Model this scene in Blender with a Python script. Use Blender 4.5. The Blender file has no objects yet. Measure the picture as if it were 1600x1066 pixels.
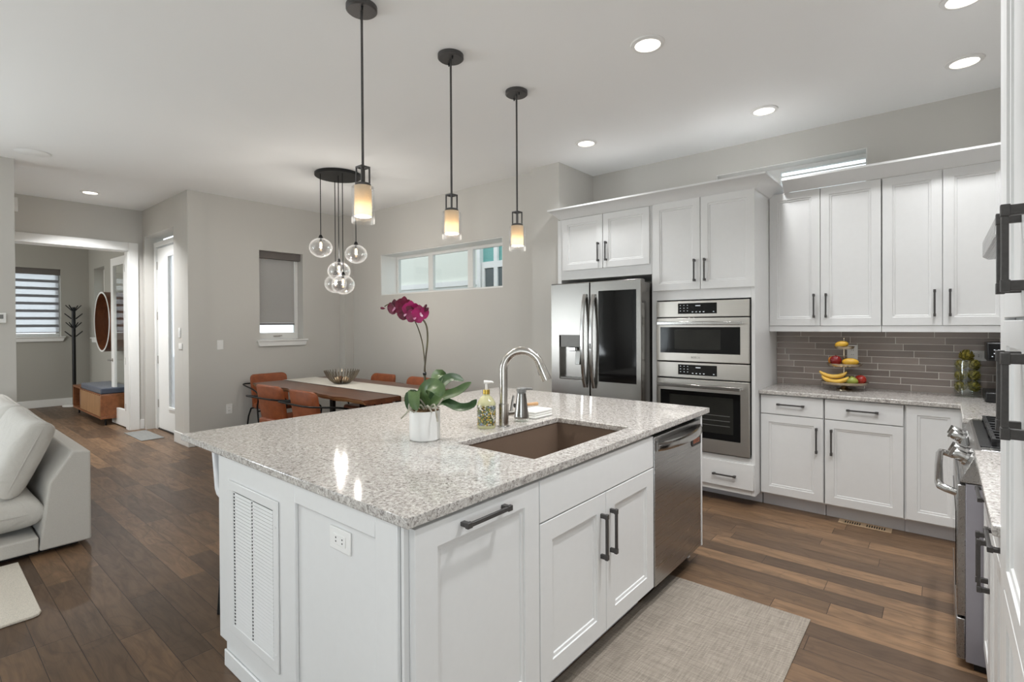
import bpy, bmesh, math, random
from mathutils import Vector, Matrix
random.seed(11)
SC = bpy.context.scene
COL = SC.collection
PI = math.pi

# ------------------------------------------------------------------ camera
_a, _t, _r = math.radians(39.959), math.radians(-0.3904), math.radians(0.3197)
_fw = Vector((-math.sin(_a)*math.cos(_t), math.cos(_a)*math.cos(_t), math.sin(_t)))
_rt = Vector((math.cos(_a), math.sin(_a), 0))
_up = _rt.cross(_fw)
_R = _rt*math.cos(_r) - _up*math.sin(_r)
_U = _rt*math.sin(_r) + _up*math.cos(_r)
cam_data = bpy.data.cameras.new('camera')
cam = bpy.data.objects.new('camera', cam_data)
COL.objects.link(cam)
cam.matrix_world = Matrix(((_R.x, _U.x, -_fw.x, 0), (_R.y, _U.y, -_fw.y, 0), (_R.z, _U.z, -_fw.z, 1.4363), (0, 0, 0, 1)))
cam_data.sensor_width = 36
cam_data.lens = 802.6/1600*36
cam_data.shift_y = -(533-512.31)/1600
cam_data.clip_start = 0.02
SC.camera = cam

# ------------------------------------------------------------------ world, daylight, exposure
w = bpy.data.worlds.new('sky'); SC.world = w; w.use_nodes = True
wn = w.node_tree.nodes; bg = wn['Background']
bg.inputs[0].default_value = (0.86, 0.93, 1.0, 1); bg.inputs[1].default_value = 2.0
SC.view_settings.view_transform = 'Standard'
SC.view_settings.look = 'None'
SC.view_settings.gamma = 1
SC.view_settings.use_curve_mapping = False
SC.view_settings.exposure = 0.04

def area(name, loc, rot, sx, sy, power, color=(1, 1, 1), shape='RECTANGLE'):
    l = bpy.data.lights.new(name, 'AREA'); l.shape = shape; l.size = sx; l.size_y = sy
    l.energy = power; l.color = color
    o = bpy.data.objects.new(name, l); o.location = loc; o.rotation_euler = rot
    COL.objects.link(o); return o
# area lamps added outside unseen windows to brighten the rooms like daylight
area('daylight_living_front', (-5.85, -4.75, 1.2), (math.radians(120), 0, 0), 0.6, 2.0, 12, (0.90, 0.955, 1.0))
area('daylight_living_side', (-7.15, -2.4, 1.3), (math.radians(125), 0, math.radians(-90)), 2.7, 1.6, 190, (0.90, 0.955, 1.0))
area('fill_living_right', (1.1, -2.4, 1.2), (math.radians(130), 0, math.radians(90)), 3.1, 1.6, 100, (0.90, 0.955, 1.0))  # added fill at an invented right-wall window, for the right-facing surfaces
area('fill_study', (-10.2, -1.5, 1.6), (math.radians(90), 0, 0), 2.6, 1.8, 67, (1.0, 0.97, 0.93))  # added fill at an invented study window, lifting the dark study

# ------------------------------------------------------------------ node material helpers
def lin(c):
    return tuple(((x/255)/12.92 if x/255 <= 0.04045 else ((x/255+0.055)/1.055)**2.4) for x in c)+(1,)

class NT:
    def __init__(s, name):
        s.m = bpy.data.materials.new(name); s.m.use_nodes = True
        s.t = s.m.node_tree; s.n = s.t.nodes; s.p = s.n['Principled BSDF']; s.out = s.n['Material Output']
    def N(s, typ, **kw):
        n = s.n.new(typ)
        for k, v in kw.items(): setattr(n, k, v)
        return n
    def L(s, a, b): s.t.links.new(a, b)
    def put(s, sock, v):
        if hasattr(v, 'is_linked'): s.L(v, sock)
        else: sock.default_value = v
    def M(s, op, a, b=None, c=None):
        n = s.N('ShaderNodeMath', operation=op)
        for i, v in enumerate((a, b, c)):
            if v is not None: s.put(n.inputs[i], v)
        return n.outputs[0]
    def pos(s):
        g = s.N('ShaderNodeNewGeometry'); x = s.N('ShaderNodeSeparateXYZ'); s.L(g.outputs['Position'], x.inputs[0])
        return g.outputs['Position'], x.outputs
    def objc(s):
        return s.N('ShaderNodeTexCoord').outputs['Object']
    def noise(s, vec, scale, detail=3, rough=0.5, dist=0):
        n = s.N('ShaderNodeTexNoise'); s.L(vec, n.inputs['Vector'])
        n.inputs['Scale'].default_value = scale; n.inputs['Detail'].default_value = detail
        n.inputs['Roughness'].default_value = rough; n.inputs['Distortion'].default_value = dist
        return n.outputs[0]
    def wn(s, a, b=None):
        n = s.N('ShaderNodeTexWhiteNoise', noise_dimensions='2D')
        c = s.N('ShaderNodeCombineXYZ'); s.put(c.inputs[0], a)
        if b is not None: s.put(c.inputs[1], b)
        s.L(c.outputs[0], n.inputs['Vector']); return n.outputs[0]
    def comb(s, x, y, z):
        c = s.N('ShaderNodeCombineXYZ')
        for i, v in enumerate((x, y, z)): s.put(c.inputs[i], v)
        return c.outputs[0]
    def ramp(s, f, stops):
        r = s.N('ShaderNodeValToRGB'); e = r.color_ramp.elements
        while len(e) < len(stops): e.new(0.5)
        for i, (p, c) in enumerate(stops):
            e[i].position = p; e[i].color = c if len(c) == 4 else lin(c)
        s.put(r.inputs[0], f); return r.outputs[0]
    def mix(s, f, a, b, mode='MIX'):
        n = s.N('ShaderNodeMix', data_type='RGBA', blend_type=mode)
        s.put(n.inputs[0], f); s.put(n.inputs[6], a); s.put(n.inputs[7], b); return n.outputs[2]
    def bump(s, h, strength=0.2, dist=0.01):
        b = s.N('ShaderNodeBump'); b.inputs['Strength'].default_value = strength; b.inputs['Distance'].default_value = dist
        s.L(h, b.inputs['Height']); s.L(b.outputs[0], s.p.inputs['Normal'])
    def scalev(s, vec, sc):
        m = s.N('ShaderNodeMapping'); s.L(vec, m.inputs[0]); m.inputs['Scale'].default_value = sc; return m.outputs[0]
    def base(s, c): s.put(s.p.inputs['Base Color'], c)
    def rough(s, r): s.put(s.p.inputs['Roughness'], r)

def mat(name, rgb, rough=0.5, metal=0.0, var=0.04, nscale=30.0, bump=0.0, spec=None, coat=0):
    t = NT(name); o = t.objc(); f = t.noise(o, nscale, 3)
    c = lin(rgb)
    a = tuple(x*(1-var) for x in c[:3])+(1,); b = tuple(min(1, x*(1+var)) for x in c[:3])+(1,)
    t.base(t.ramp(f, [(0.3, a), (0.7, b)])); t.rough(rough); t.p.inputs['Metallic'].default_value = metal
    if spec is not None: t.p.inputs['Specular IOR Level'].default_value = spec
    if coat: t.p.inputs['Coat Weight'].default_value = coat; t.p.inputs['Coat Roughness'].default_value = 0.05
    if bump: t.bump(f, bump, 0.002)
    return t.m

def m_wall(name, rgb, nscale=160, strength=0.10):
    t = NT(name); p, _ = t.pos(); f = t.noise(p, nscale, 2); c = lin(rgb)
    t.base(c); t.rough(0.85); t.bump(f, strength, 0.003); return t.m

def m_floor():
    t = NT('oak_planks'); p, (X, Y, Z) = t.pos()
    W = 0.127
    ys = t.M('DIVIDE', Y, W); row = t.M('FLOOR', ys); fy = t.M('FRACT', ys)
    r1 = t.wn(row, 3.3); r2 = t.wn(row, 9.1)
    L = t.M('ADD', t.M('MULTIPLY', r2, 0.55), 0.62)
    xs = t.M('DIVIDE', t.M('ADD', X, t.M('MULTIPLY', r1, 9.0)), L)
    col = t.M('FLOOR', xs); fx = t.M('FRACT', xs)
    rnd = t.wn(row, col); rnd2 = t.wn(col, t.M('ADD', row, 0.37))
    dy = t.M('MULTIPLY', t.M('MINIMUM', fy, t.M('SUBTRACT', 1.0, fy)), W)
    dx = t.M('MULTIPLY', t.M('MINIMUM', fx, t.M('SUBTRACT', 1.0, fx)), L)
    e = t.M('MINIMUM', dx, dy)
    gap = t.M('LESS_THAN', e, 0.0011)
    bev = t.M('MINIMUM', t.M('DIVIDE', e, 0.004), 1.0)
    off = t.M('MULTIPLY', rnd, 37.0)
    v = t.comb(t.M('ADD', t.M('MULTIPLY', X, 3.0), off), t.M('MULTIPLY', Y, 16.0), off)
    swirl = t.noise(v, 1.0, 4, 0.55, 1.4)
    v2 = t.comb(t.M('ADD', t.M('MULTIPLY', X, 6.0), off), t.M('MULTIPLY', Y, 240.0), off)
    fine = t.noise(v2, 1.0, 3, 0.6)
    v3 = t.comb(t.M('ADD', t.M('MULTIPLY', X, 1.6), off), t.M('MULTIPLY', Y, 5.0), off)
    ring = t.M('FRACT', t.M('MULTIPLY', t.noise(v3, 1.0, 2, 0.5, 0.6), 9.0))
    basec = t.ramp(rnd, [(0.0, (88, 70, 55)), (0.3, (100, 79, 61)), (0.55, (109, 86, 65)), (0.8, (120, 94, 71)), (1.0, (136, 107, 80))])
    c = t.mix(t.M('MULTIPLY', t.ramp(swirl, [(0.38, (0, 0, 0, 1)), (0.72, (1, 1, 1, 1))]), 0.55), basec, lin((62, 50, 42)))
    c = t.mix(t.M('MULTIPLY', t.ramp(ring, [(0.0, (1, 1, 1, 1)), (0.16, (0, 0, 0, 1)), (0.9, (0, 0, 0, 1)), (1.0, (1, 1, 1, 1))]), 0.28), c, lin((58, 46, 38)))
    c = t.mix(t.M('MULTIPLY', t.ramp(fine, [(0.45, (0, 0, 0, 1)), (0.7, (1, 1, 1, 1))]), 0.22), c, lin((64, 52, 42)))
    c = t.mix(gap, c, lin((26, 20, 17)))
    t.base(c)
    t.rough(t.M('ADD', t.M('MULTIPLY', swirl, 0.18), 0.32)); t.p.inputs['Specular IOR Level'].default_value = 0.32
    h = t.M('ADD', t.M('MULTIPLY', bev, 0.6), t.M('ADD', t.M('MULTIPLY', fine, 0.12), t.M('MULTIPLY', swirl, 0.35)))
    t.bump(h, 0.25, 0.004); return t.m

def m_quartz():
    t = NT('speckled_quartz'); p, _ = t.pos()
    a = t.noise(p, 70, 5, 0.66, 1.0); b = t.noise(p, 130, 3, 0.6, 0.6); d = t.noise(p, 34, 3, 0.6)
    c = t.ramp(a, [(0.33, (118, 112, 108)), (0.44, (172, 167, 162)), (0.54, (194, 190, 185)), (0.64, (216, 213, 208))])
    c = t.mix(t.ramp(b, [(0.58, (0, 0, 0, 1)), (0.66, (1, 1, 1, 1))]), c, lin((118, 111, 107)))
    c = t.mix(t.M('MULTIPLY', t.ramp(d, [(0.50, (0, 0, 0, 1)), (0.68, (1, 1, 1, 1))]), 0.35), c, lin((168, 160, 152)))
    t.base(c); t.rough(0.07); t.p.inputs['Specular IOR Level'].default_value = 0.55
    return t.m

def m_tile():
    t = NT('taupe_glass_tile'); p, (X, Y, Z) = t.pos()
    S = t.M('SUBTRACT', X, Y)
    H = 0.0508; zs = t.M('DIVIDE', t.M('SUBTRACT', Z, 0.914), H); row = t.M('FLOOR', zs); fz = t.M('FRACT', zs)
    r1 = t.wn(row, 1.7)
    L = 0.29
    xs = t.M('DIVIDE', t.M('ADD', S, t.M('MULTIPLY', r1, 5.0)), L); col = t.M('FLOOR', xs); fx = t.M('FRACT', xs)
    rnd = t.wn(row, col)
    dz = t.M('MULTIPLY', t.M('MINIMUM', fz, t.M('SUBTRACT', 1.0, fz)), H)
    dx = t.M('MULTIPLY', t.M('MINIMUM', fx, t.M('SUBTRACT', 1.0, fx)), L)
    e = t.M('MINIMUM', dx, dz); g = t.M('LESS_THAN', e, 0.0019)
    c = t.ramp(rnd, [(0.0, (128, 117, 111)), (0.5, (142, 131, 124)), (1.0, (154, 142, 135))])
    t.base(t.mix(g, c, lin((212, 206, 197))))
    t.rough(t.M('ADD', t.M('MULTIPLY', g, 0.6), 0.06))
    wav = t.noise(t.comb(t.M('MULTIPLY', S, 9.0), t.M('MULTIPLY', Z, 30.0), t.M('MULTIPLY', rnd, 20.0)), 1.0, 2, 0.5)
    h = t.M('ADD', t.M('MULTIPLY', t.M('MINIMUM', t.M('DIVIDE', e, 0.004), 1.0), 0.5), t.M('MULTIPLY', wav, 0.9))
    t.bump(h, 0.35, 0.006); return t.m

def m_steel(name, rgb=(176, 174, 170), rough=0.24, axis=2, var=0.035):
    t = NT(name); o = t.objc()
    sc = [1.2, 1.2, 1.2]
    for i in range(3):
        if i != axis: sc[i] = 260.0
    f = t.noise(t.scalev(o, sc), 1.0, 2, 0.6)
    c = lin(rgb)
    t.base(t.ramp(f, [(0.3, tuple(x*(1-var) for x in c[:3])+(1,)), (0.7, c)]))
    t.p.inputs['Metallic'].default_value = 1.0
    t.rough(t.M('ADD', t.M('MULTIPLY', f, 0.06), rough-0.03))
    return t.m

def m_wood(name, c1, c2, axis=0, rough=0.35, freq=14.0):
    t = NT(name); o = t.objc()
    sc = [freq, freq, freq]; sc[axis] = 1.2
    f = t.noise(t.scalev(o, sc), 1.0, 4, 0.6, 0.8)
    g = t.noise(t.scalev(o, [s*9 for s in sc]), 1.0, 2)
    c = t.ramp(f, [(0.28, c1), (0.72, c2)])
    t.base(t.mix(t.M('MULTIPLY', g, 0.3), c, lin(tuple(v*0.6 for v in c1)))); t.rough(rough); t.bump(g, 0.1, 0.001); return t.m

def m_fabric(name, rgb, scale=420, var=0.16, bump=0.35, sheen=0.2):
    t = NT(name); o = t.objc(); f = t.noise(o, scale, 2, 0.7); g = t.noise(o, 9, 3); c = lin(rgb)
    cc = t.ramp(f, [(0.25, tuple(x*(1-var) for x in c[:3])+(1,)), (0.75, tuple(min(1, x*(1+var*0.6)) for x in c[:3])+(1,))])
    t.base(t.mix(t.M('MULTIPLY', g, 0.12), cc, tuple(x*0.75 for x in c[:3])+(1,)))
    t.rough(0.95); t.p.inputs['Sheen Weight'].default_value = sheen; t.bump(f, bump, 0.002); return t.m

def m_weave(name, c1, c2, sx=330, sy=330, axes=(0, 1)):
    t = NT(name); p, s3 = t.pos()
    u = s3[axes[0]]; v = s3[axes[1]]
    a = t.M('SINE', t.M('MULTIPLY', u, sx)); b = t.M('SINE', t.M('MULTIPLY', v, sy))
    h = t.M('MULTIPLY', a, b)
    n1 = t.noise(t.scalev(p, (6, 120, 6)), 1.0, 3, 0.6); n2 = t.noise(t.scalev(p, (150, 8, 8)), 1.0, 3, 0.6)
    f = t.M('ADD', t.M('MULTIPLY', h, 0.22), t.M('MULTIPLY', t.M('ADD', n1, n2), 0.5))
    t.base(t.ramp(f, [(0.25, c1), (0.75, c2)])); t.rough(0.9); t.bump(h, 0.3, 0.002); return t.m

def m_glass(name, tint=(1, 1, 1), refl=0.08, edge=0.5, rough=0.0, pw=3.0, edge_sheen=0.0):
    """thin clear glass: lets light straight through, reflects more at grazing angles"""
    t = NT(name); t.n.remove(t.p)
    tr = t.N('ShaderNodeBsdfTransparent'); tr.inputs[0].default_value = (*tint, 1)
    gl = t.N('ShaderNodeBsdfGlossy'); gl.inputs['Roughness'].default_value = rough; gl.inputs[0].default_value = (1, 1, 1, 1)
    lw = t.N('ShaderNodeLayerWeight'); lw.inputs[0].default_value = 0.35
    o = t.objc(); n = t.noise(o, 3.0, 1)
    f = t.M('ADD', t.M('MULTIPLY', t.M('POWER', lw.outputs['Facing'], pw), edge), t.M('ADD', refl-0.01, t.M('MULTIPLY', n, 0.02)))
    mx = t.N('ShaderNodeMixShader'); t.L(f, mx.inputs[0]); t.L(tr.outputs[0], mx.inputs[1]); t.L(gl.outputs[0], mx.inputs[2])
    last = mx.outputs[0]
    if edge_sheen:  # white scatter at grazing angles imitates bright reflections on glass edges
        df = t.N('ShaderNodeBsdfTranslucent'); dd_ = t.N('ShaderNodeBsdfDiffuse'); ad = t.N('ShaderNodeMixShader'); t.L(df.outputs[0], ad.inputs[1]); t.L(dd_.outputs[0], ad.inputs[2])
        for q in (df, dd_): q.inputs[0].default_value = (0.95, 0.95, 0.95, 1)
        m3 = t.N('ShaderNodeMixShader'); t.L(t.M('MULTIPLY', t.M('POWER', lw.outputs['Facing'], 1.5), edge_sheen), m3.inputs[0]); t.L(last, m3.inputs[1]); t.L(ad.outputs[0], m3.inputs[2]); last = m3.outputs[0]
    t.L(last, t.out.inputs['Surface']); return t.m

def m_translucent(name, rgb, frac=0.5, clear=0.0, scale=300, axes=None):
    t = NT(name); t.n.remove(t.p); o = t.objc(); f = t.noise(o if axes is None else t.scalev(o, axes), scale, 2)
    c = lin(rgb); col = t.ramp(f, [(0.3, tuple(x*0.88 for x in c[:3])+(1,)), (0.7, c)])
    d = t.N('ShaderNodeBsdfDiffuse'); tl = t.N('ShaderNodeBsdfTranslucent'); t.L(col, d.inputs[0]); t.L(col, tl.inputs[0])
    mx = t.N('ShaderNodeMixShader'); mx.inputs[0].default_value = frac; t.L(d.outputs[0], mx.inputs[1]); t.L(tl.outputs[0], mx.inputs[2])
    last = mx.outputs[0]
    if clear:
        tr = t.N('ShaderNodeBsdfTransparent'); m2 = t.N('ShaderNodeMixShader'); m2.inputs[0].default_value = clear
        t.L(last, m2.inputs[1]); t.L(tr.outputs[0], m2.inputs[2]); last = m2.outputs[0]
    t.L(last, t.out.inputs['Surface']); return t.m

def m_emit(name, rgb, strength):
    t = NT(name); o = t.objc(); n = t.noise(o, 5, 1); c = lin(rgb)
    t.base(c); t.put(t.p.inputs['Emission Color'], t.ramp(n, [(0, tuple(x*0.99 for x in c[:3])+(1,)), (1, c)])); t.p.inputs['Emission Strength'].default_value = strength
    return t.m

def m_floral():
    t = NT('floral_label'); o = t.objc()
    v = t.N('ShaderNodeTexVoronoi'); t.L(o, v.inputs['Vector']); v.inputs['Scale'].default_value = 165
    s = t.N('ShaderNodeSeparateColor'); t.L(v.outputs['Color'], s.inputs[0])
    c = t.ramp(s.outputs[0], [(0.0, (70, 84, 52)), (0.2, (120, 128, 70)), (0.38, (196, 160, 58)), (0.52, (214, 206, 190)), (0.68, (128, 140, 160)), (0.82, (84, 74, 60)), (1.0, (206, 180, 80))])
    c.node.color_ramp.interpolation = 'CONSTANT'
    t.base(c); t.rough(0.35); return t.m

def m_fruit(name, c1, c2, scale=14, rough=0.35):
    t = NT(name); o = t.objc(); f = t.noise(o, scale, 3); t.base(t.ramp(f, [(0.3, c1), (0.7, c2)])); t.rough(rough); return t.m

MT = {}
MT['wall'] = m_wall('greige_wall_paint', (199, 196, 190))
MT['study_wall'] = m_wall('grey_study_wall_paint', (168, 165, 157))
MT['ceiling'] = m_wall('ceiling_paint', (241, 241, 240), 220, 0.06)
MT['white'] = mat('white_cabinet_lacquer', (224, 224, 223), 0.32, var=0.008)
MT['trim'] = mat('white_trim_paint', (230, 229, 226), 0.4, var=0.008)
MT['toe'] = mat('white_toe_kick_paint', (214, 213, 216), 0.45, var=0.01)
MT['floor'] = m_floor()
MT['quartz'] = m_quartz()
MT['tile'] = m_tile()
MT['steel'] = m_steel('brushed_steel_upright', (150, 148, 145), axis=2)
MT['steelh'] = m_steel('brushed_steel_level', (194, 190, 184), 0.30, axis=0)
MT['steely'] = m_steel('brushed_steel_long', (178, 177, 176), 0.28, axis=1)
MT['fridge'] = m_steel('dark_brushed_steel', (132, 129, 125), 0.26, axis=2)
MT['chrome'] = mat('polished_metal', (186, 185, 183), 0.16, 1.0, var=0.01)
MT['nickel'] = m_steel('satin_nickel', (190, 186, 180), 0.22, axis=2)
MT['bronze'] = mat('dark_bronze_pull', (84, 82, 81), 0.42, 0.55, var=0.1, nscale=120)
MT['black'] = mat('black_metal', (24, 24, 25), 0.42, 0.3, var=0.1)
MT['blackplastic'] = mat('black_plastic', (18, 18, 19), 0.35, var=0.1)
MT['blackglass'] = mat('black_glass', (8, 8, 9), 0.05, var=0.02, spec=0.28)
MT['ovenglass'] = mat('smoked_oven_glass', (34, 34, 31), 0.06, var=0.15, nscale=6, spec=0.3)
MT['icon'] = m_emit('lit_control_icons', (190, 195, 200), 0.5)
MT['greyplastic'] = mat('grey_plastic', (120, 120, 118), 0.4)
MT['rangeside'] = mat('grey_enamel', (158, 156, 164), 0.4, 0.3, var=0.02)
MT['sink'] = mat('brown_composite', (112, 94, 80), 0.55, var=0.06, nscale=300)
MT['leather'] = mat('cognac_leather', (144, 76, 40), 0.42, var=0.16, nscale=18, bump=0.1)
MT['walnut'] = m_wood('live_edge_walnut', (78, 48, 34), (128, 82, 56), 0, 0.28)
MT['barkedge'] = m_wood('pale_sapwood_edge', (150, 104, 66), (186, 140, 94), 0, 0.45)
MT['teak'] = m_wood('orange_teak', (120, 72, 42), (158, 100, 62), 0, 0.4)
MT['teaklight'] = m_wood('light_teak', (150, 108, 70), (184, 140, 98), 2, 0.45)
MT['mirrorwood'] = m_wood('bent_walnut', (92, 50, 28), (132, 78, 46), 2, 0.4)
MT['navy'] = m_fabric('slate_blue_fabric', (66, 72, 86))
MT['linen'] = m_fabric('oatmeal_linen', (190, 186, 179))
def m_cushion():
    t = NT('oatmeal_cushion_linen'); o = t.objc(); f = t.noise(o, 420, 2, 0.7); c = lin((196, 192, 185))
    t.base(t.ramp(f, [(0.25, tuple(x*0.86 for x in c[:3])+(1,)), (0.75, tuple(x*1.06 for x in c[:3])+(1,))])); t.rough(0.95); t.p.inputs['Sheen Weight'].default_value = 0.2
    wv = t.noise(t.scalev(o, (5, 9, 9)), 1.0, 3, 0.5, 1.2)
    t.bump(t.M('ADD', t.M('MULTIPLY', f, 0.06), wv), 0.55, 0.03); return t.m
MT['cushion'] = m_cushion()
MT['runner'] = m_fabric('ivory_woven_cotton', (214, 208, 196), 500, 0.2)
MT['rug'] = m_fabric('cream_wool_rug', (206, 198, 184), 240, 0.3, 0.8)
MT['matfab'] = m_weave('taupe_woven_vinyl', (98, 89, 80), (166, 156, 143), 700, 700)
MT['doormat'] = m_weave('grey_woven_mat', (104, 104, 102), (142, 142, 138), 500, 500)
MT['shade'] = m_translucent('grey_linen_shade', (200, 195, 190), 0.62, 0.06, 1.0, (260, 260, 90))
MT['zebra'] = m_translucent('zebra_shade_band', (150, 151, 156), 0.25, 0.0)
MT['sheer'] = m_translucent('sheer_shade_band', (226, 228, 232), 0.6, 0.45)
MT['valance'] = mat('grey_valance_fabric', (108, 102, 98), 0.8, var=0.1, nscale=200)
MT['frost'] = m_translucent('frosted_lamp_glass', (250, 240, 222), 0.62)
MT['frostdoor'] = m_translucent('frosted_door_glass', (250, 252, 255), 0.9, 0.62)
MT['clear'] = m_glass('clear_lamp_glass', (0.98, 0.98, 0.98), 0.06, 0.8, 0.0, 2.5, 0.012)
MT['globe'] = m_glass('clear_globe_glass', (0.98, 0.98, 0.98), 0.07, 0.9, 0.0, 2.5, 0.035)
MT['pane'] = m_glass('window_glass', (0.97, 0.985, 0.98), 0.05, 0.3)
MT['jar'] = m_glass('clear_jar_glass', (0.95, 0.97, 0.95), 0.07, 0.7)
MT['bulb'] = m_emit('warm_bulb', (255, 226, 176), 5)
MT['bulb2'] = m_emit('warm_filament_bulb', (255, 222, 170), 3)
MT['canlight'] = m_emit('recessed_light_diffuser', (255, 246, 232), 3.2)
MT['stucco'] = m_wall('pale_stucco', (220, 222, 212), 60, 0.3)
MT['stuccowhite'] = m_wall('white_stucco', (240, 243, 240), 60, 0.2)
MT['teal'] = mat('teal_siding', (112, 172, 166), 0.6, var=0.05)
MT['darkpane'] = mat('dark_house_glass', (96, 104, 106), 0.08)
MT['ground'] = m_wall('concrete_ground', (150, 148, 144), 20, 0.3)
MT['ceramic'] = mat('white_ceramic', (232, 231, 228), 0.25, var=0.01)
MT['leaf'] = m_fruit('orchid_leaf', (58, 84, 44), (92, 114, 68), 16, 0.42)
MT['leafdark'] = m_fruit('dark_orchid_leaf', (36, 62, 32), (58, 84, 46), 16, 0.42)
MT['root'] = m_fruit('silver_orchid_root', (140, 134, 118), (192, 188, 174), 40, 0.7)
MT['bark'] = m_fruit('orchid_bark', (84, 62, 44), (148, 118, 84), 60, 0.9)
MT['stem'] = m_fruit('brown_green_stem', (66, 54, 40), (96, 90, 58), 20, 0.5)
MT['petal'] = m_fruit('magenta_petal', (122, 6, 64), (172, 14, 100), 22, 0.5)
MT['petaldark'] = m_fruit('wine_petal', (78, 8, 34), (116, 14, 54), 22, 0.5)
MT['lip'] = m_fruit('pale_pink_lip', (190, 90, 140), (236, 210, 222), 60, 0.5)
MT['towel'] = m_fabric('white_cotton', (232, 231, 226), 300, 0.05, 0.3)
MT['brushwood'] = m_wood('beech_handle', (176, 134, 90), (206, 166, 122), 0, 0.5)
MT['gold'] = mat('gold_collar', (196, 168, 84), 0.25, 0.9)
MT['floral'] = m_floral()
MT['palegreen'] = mat('pale_green_soap_bottle', (196, 193, 152), 0.12, var=0.05)
MT['whiteplastic'] = mat('white_plastic', (234, 233, 230), 0.4, var=0.01)
MT['banana'] = m_fruit('banana_skin', (196, 150, 44), (222, 184, 84), 12)
MT['bananatip'] = mat('banana_tip', (70, 56, 30), 0.6)
MT['mango'] = m_fruit('yellow_mango_skin', (186, 138, 28), (214, 172, 60), 10)
MT['redmango'] = m_fruit('red_mango_skin', (96, 14, 18), (140, 30, 26), 10, 0.25)
MT['apple'] = m_fruit('red_apple_skin', (128, 22, 20), (166, 52, 36), 10, 0.28)
MT['pear'] = m_fruit('green_pear_skin', (122, 134, 52), (160, 164, 80), 12)
MT['orange'] = m_fruit('orange_skin', (206, 120, 20), (226, 148, 44), 40)
MT['artichoke'] = m_fruit('dried_artichoke', (70, 72, 22), (176, 160, 66), 70, 0.7)
MT['standmetal'] = mat('antiqued_silver', (186, 172, 150), 0.22, 1.0)
MT['registerwood'] = mat('tan_register', (158, 134, 106), 0.5, var=0.08)
MT['sticker'] = mat('black_magnet', (30, 24, 24), 0.4)
MT['stickerink'] = mat('orange_lettering', (190, 110, 76), 0.5)
MT['stoolfab'] = mat('white_stool_shell', (226, 226, 228), 0.45, var=0.01)
MT['wirebowl'] = mat('pewter_wire', (132, 124, 112), 0.3, 1.0)
MT['ball'] = m_fruit('natural_decor_ball', (150, 110, 70), (214, 196, 168), 30, 0.8)
MT['balldark'] = m_fruit('brown_decor_ball', (70, 44, 30), (112, 76, 52), 30, 0.8)
MT['screwhole'] = mat('dark_slot', (20, 20, 20), 0.8)

# ------------------------------------------------------------------ mesh helpers
ORG = {}
def yneg(f): return lambda u, v, w: (u, f-w, v)      # face looking towards -Y
def xneg(f): return lambda u, v, w: (f-w, u, v)      # face looking towards -X
def xpos(f): return lambda u, v, w: (f+w, u, v)      # face looking towards +X

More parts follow.
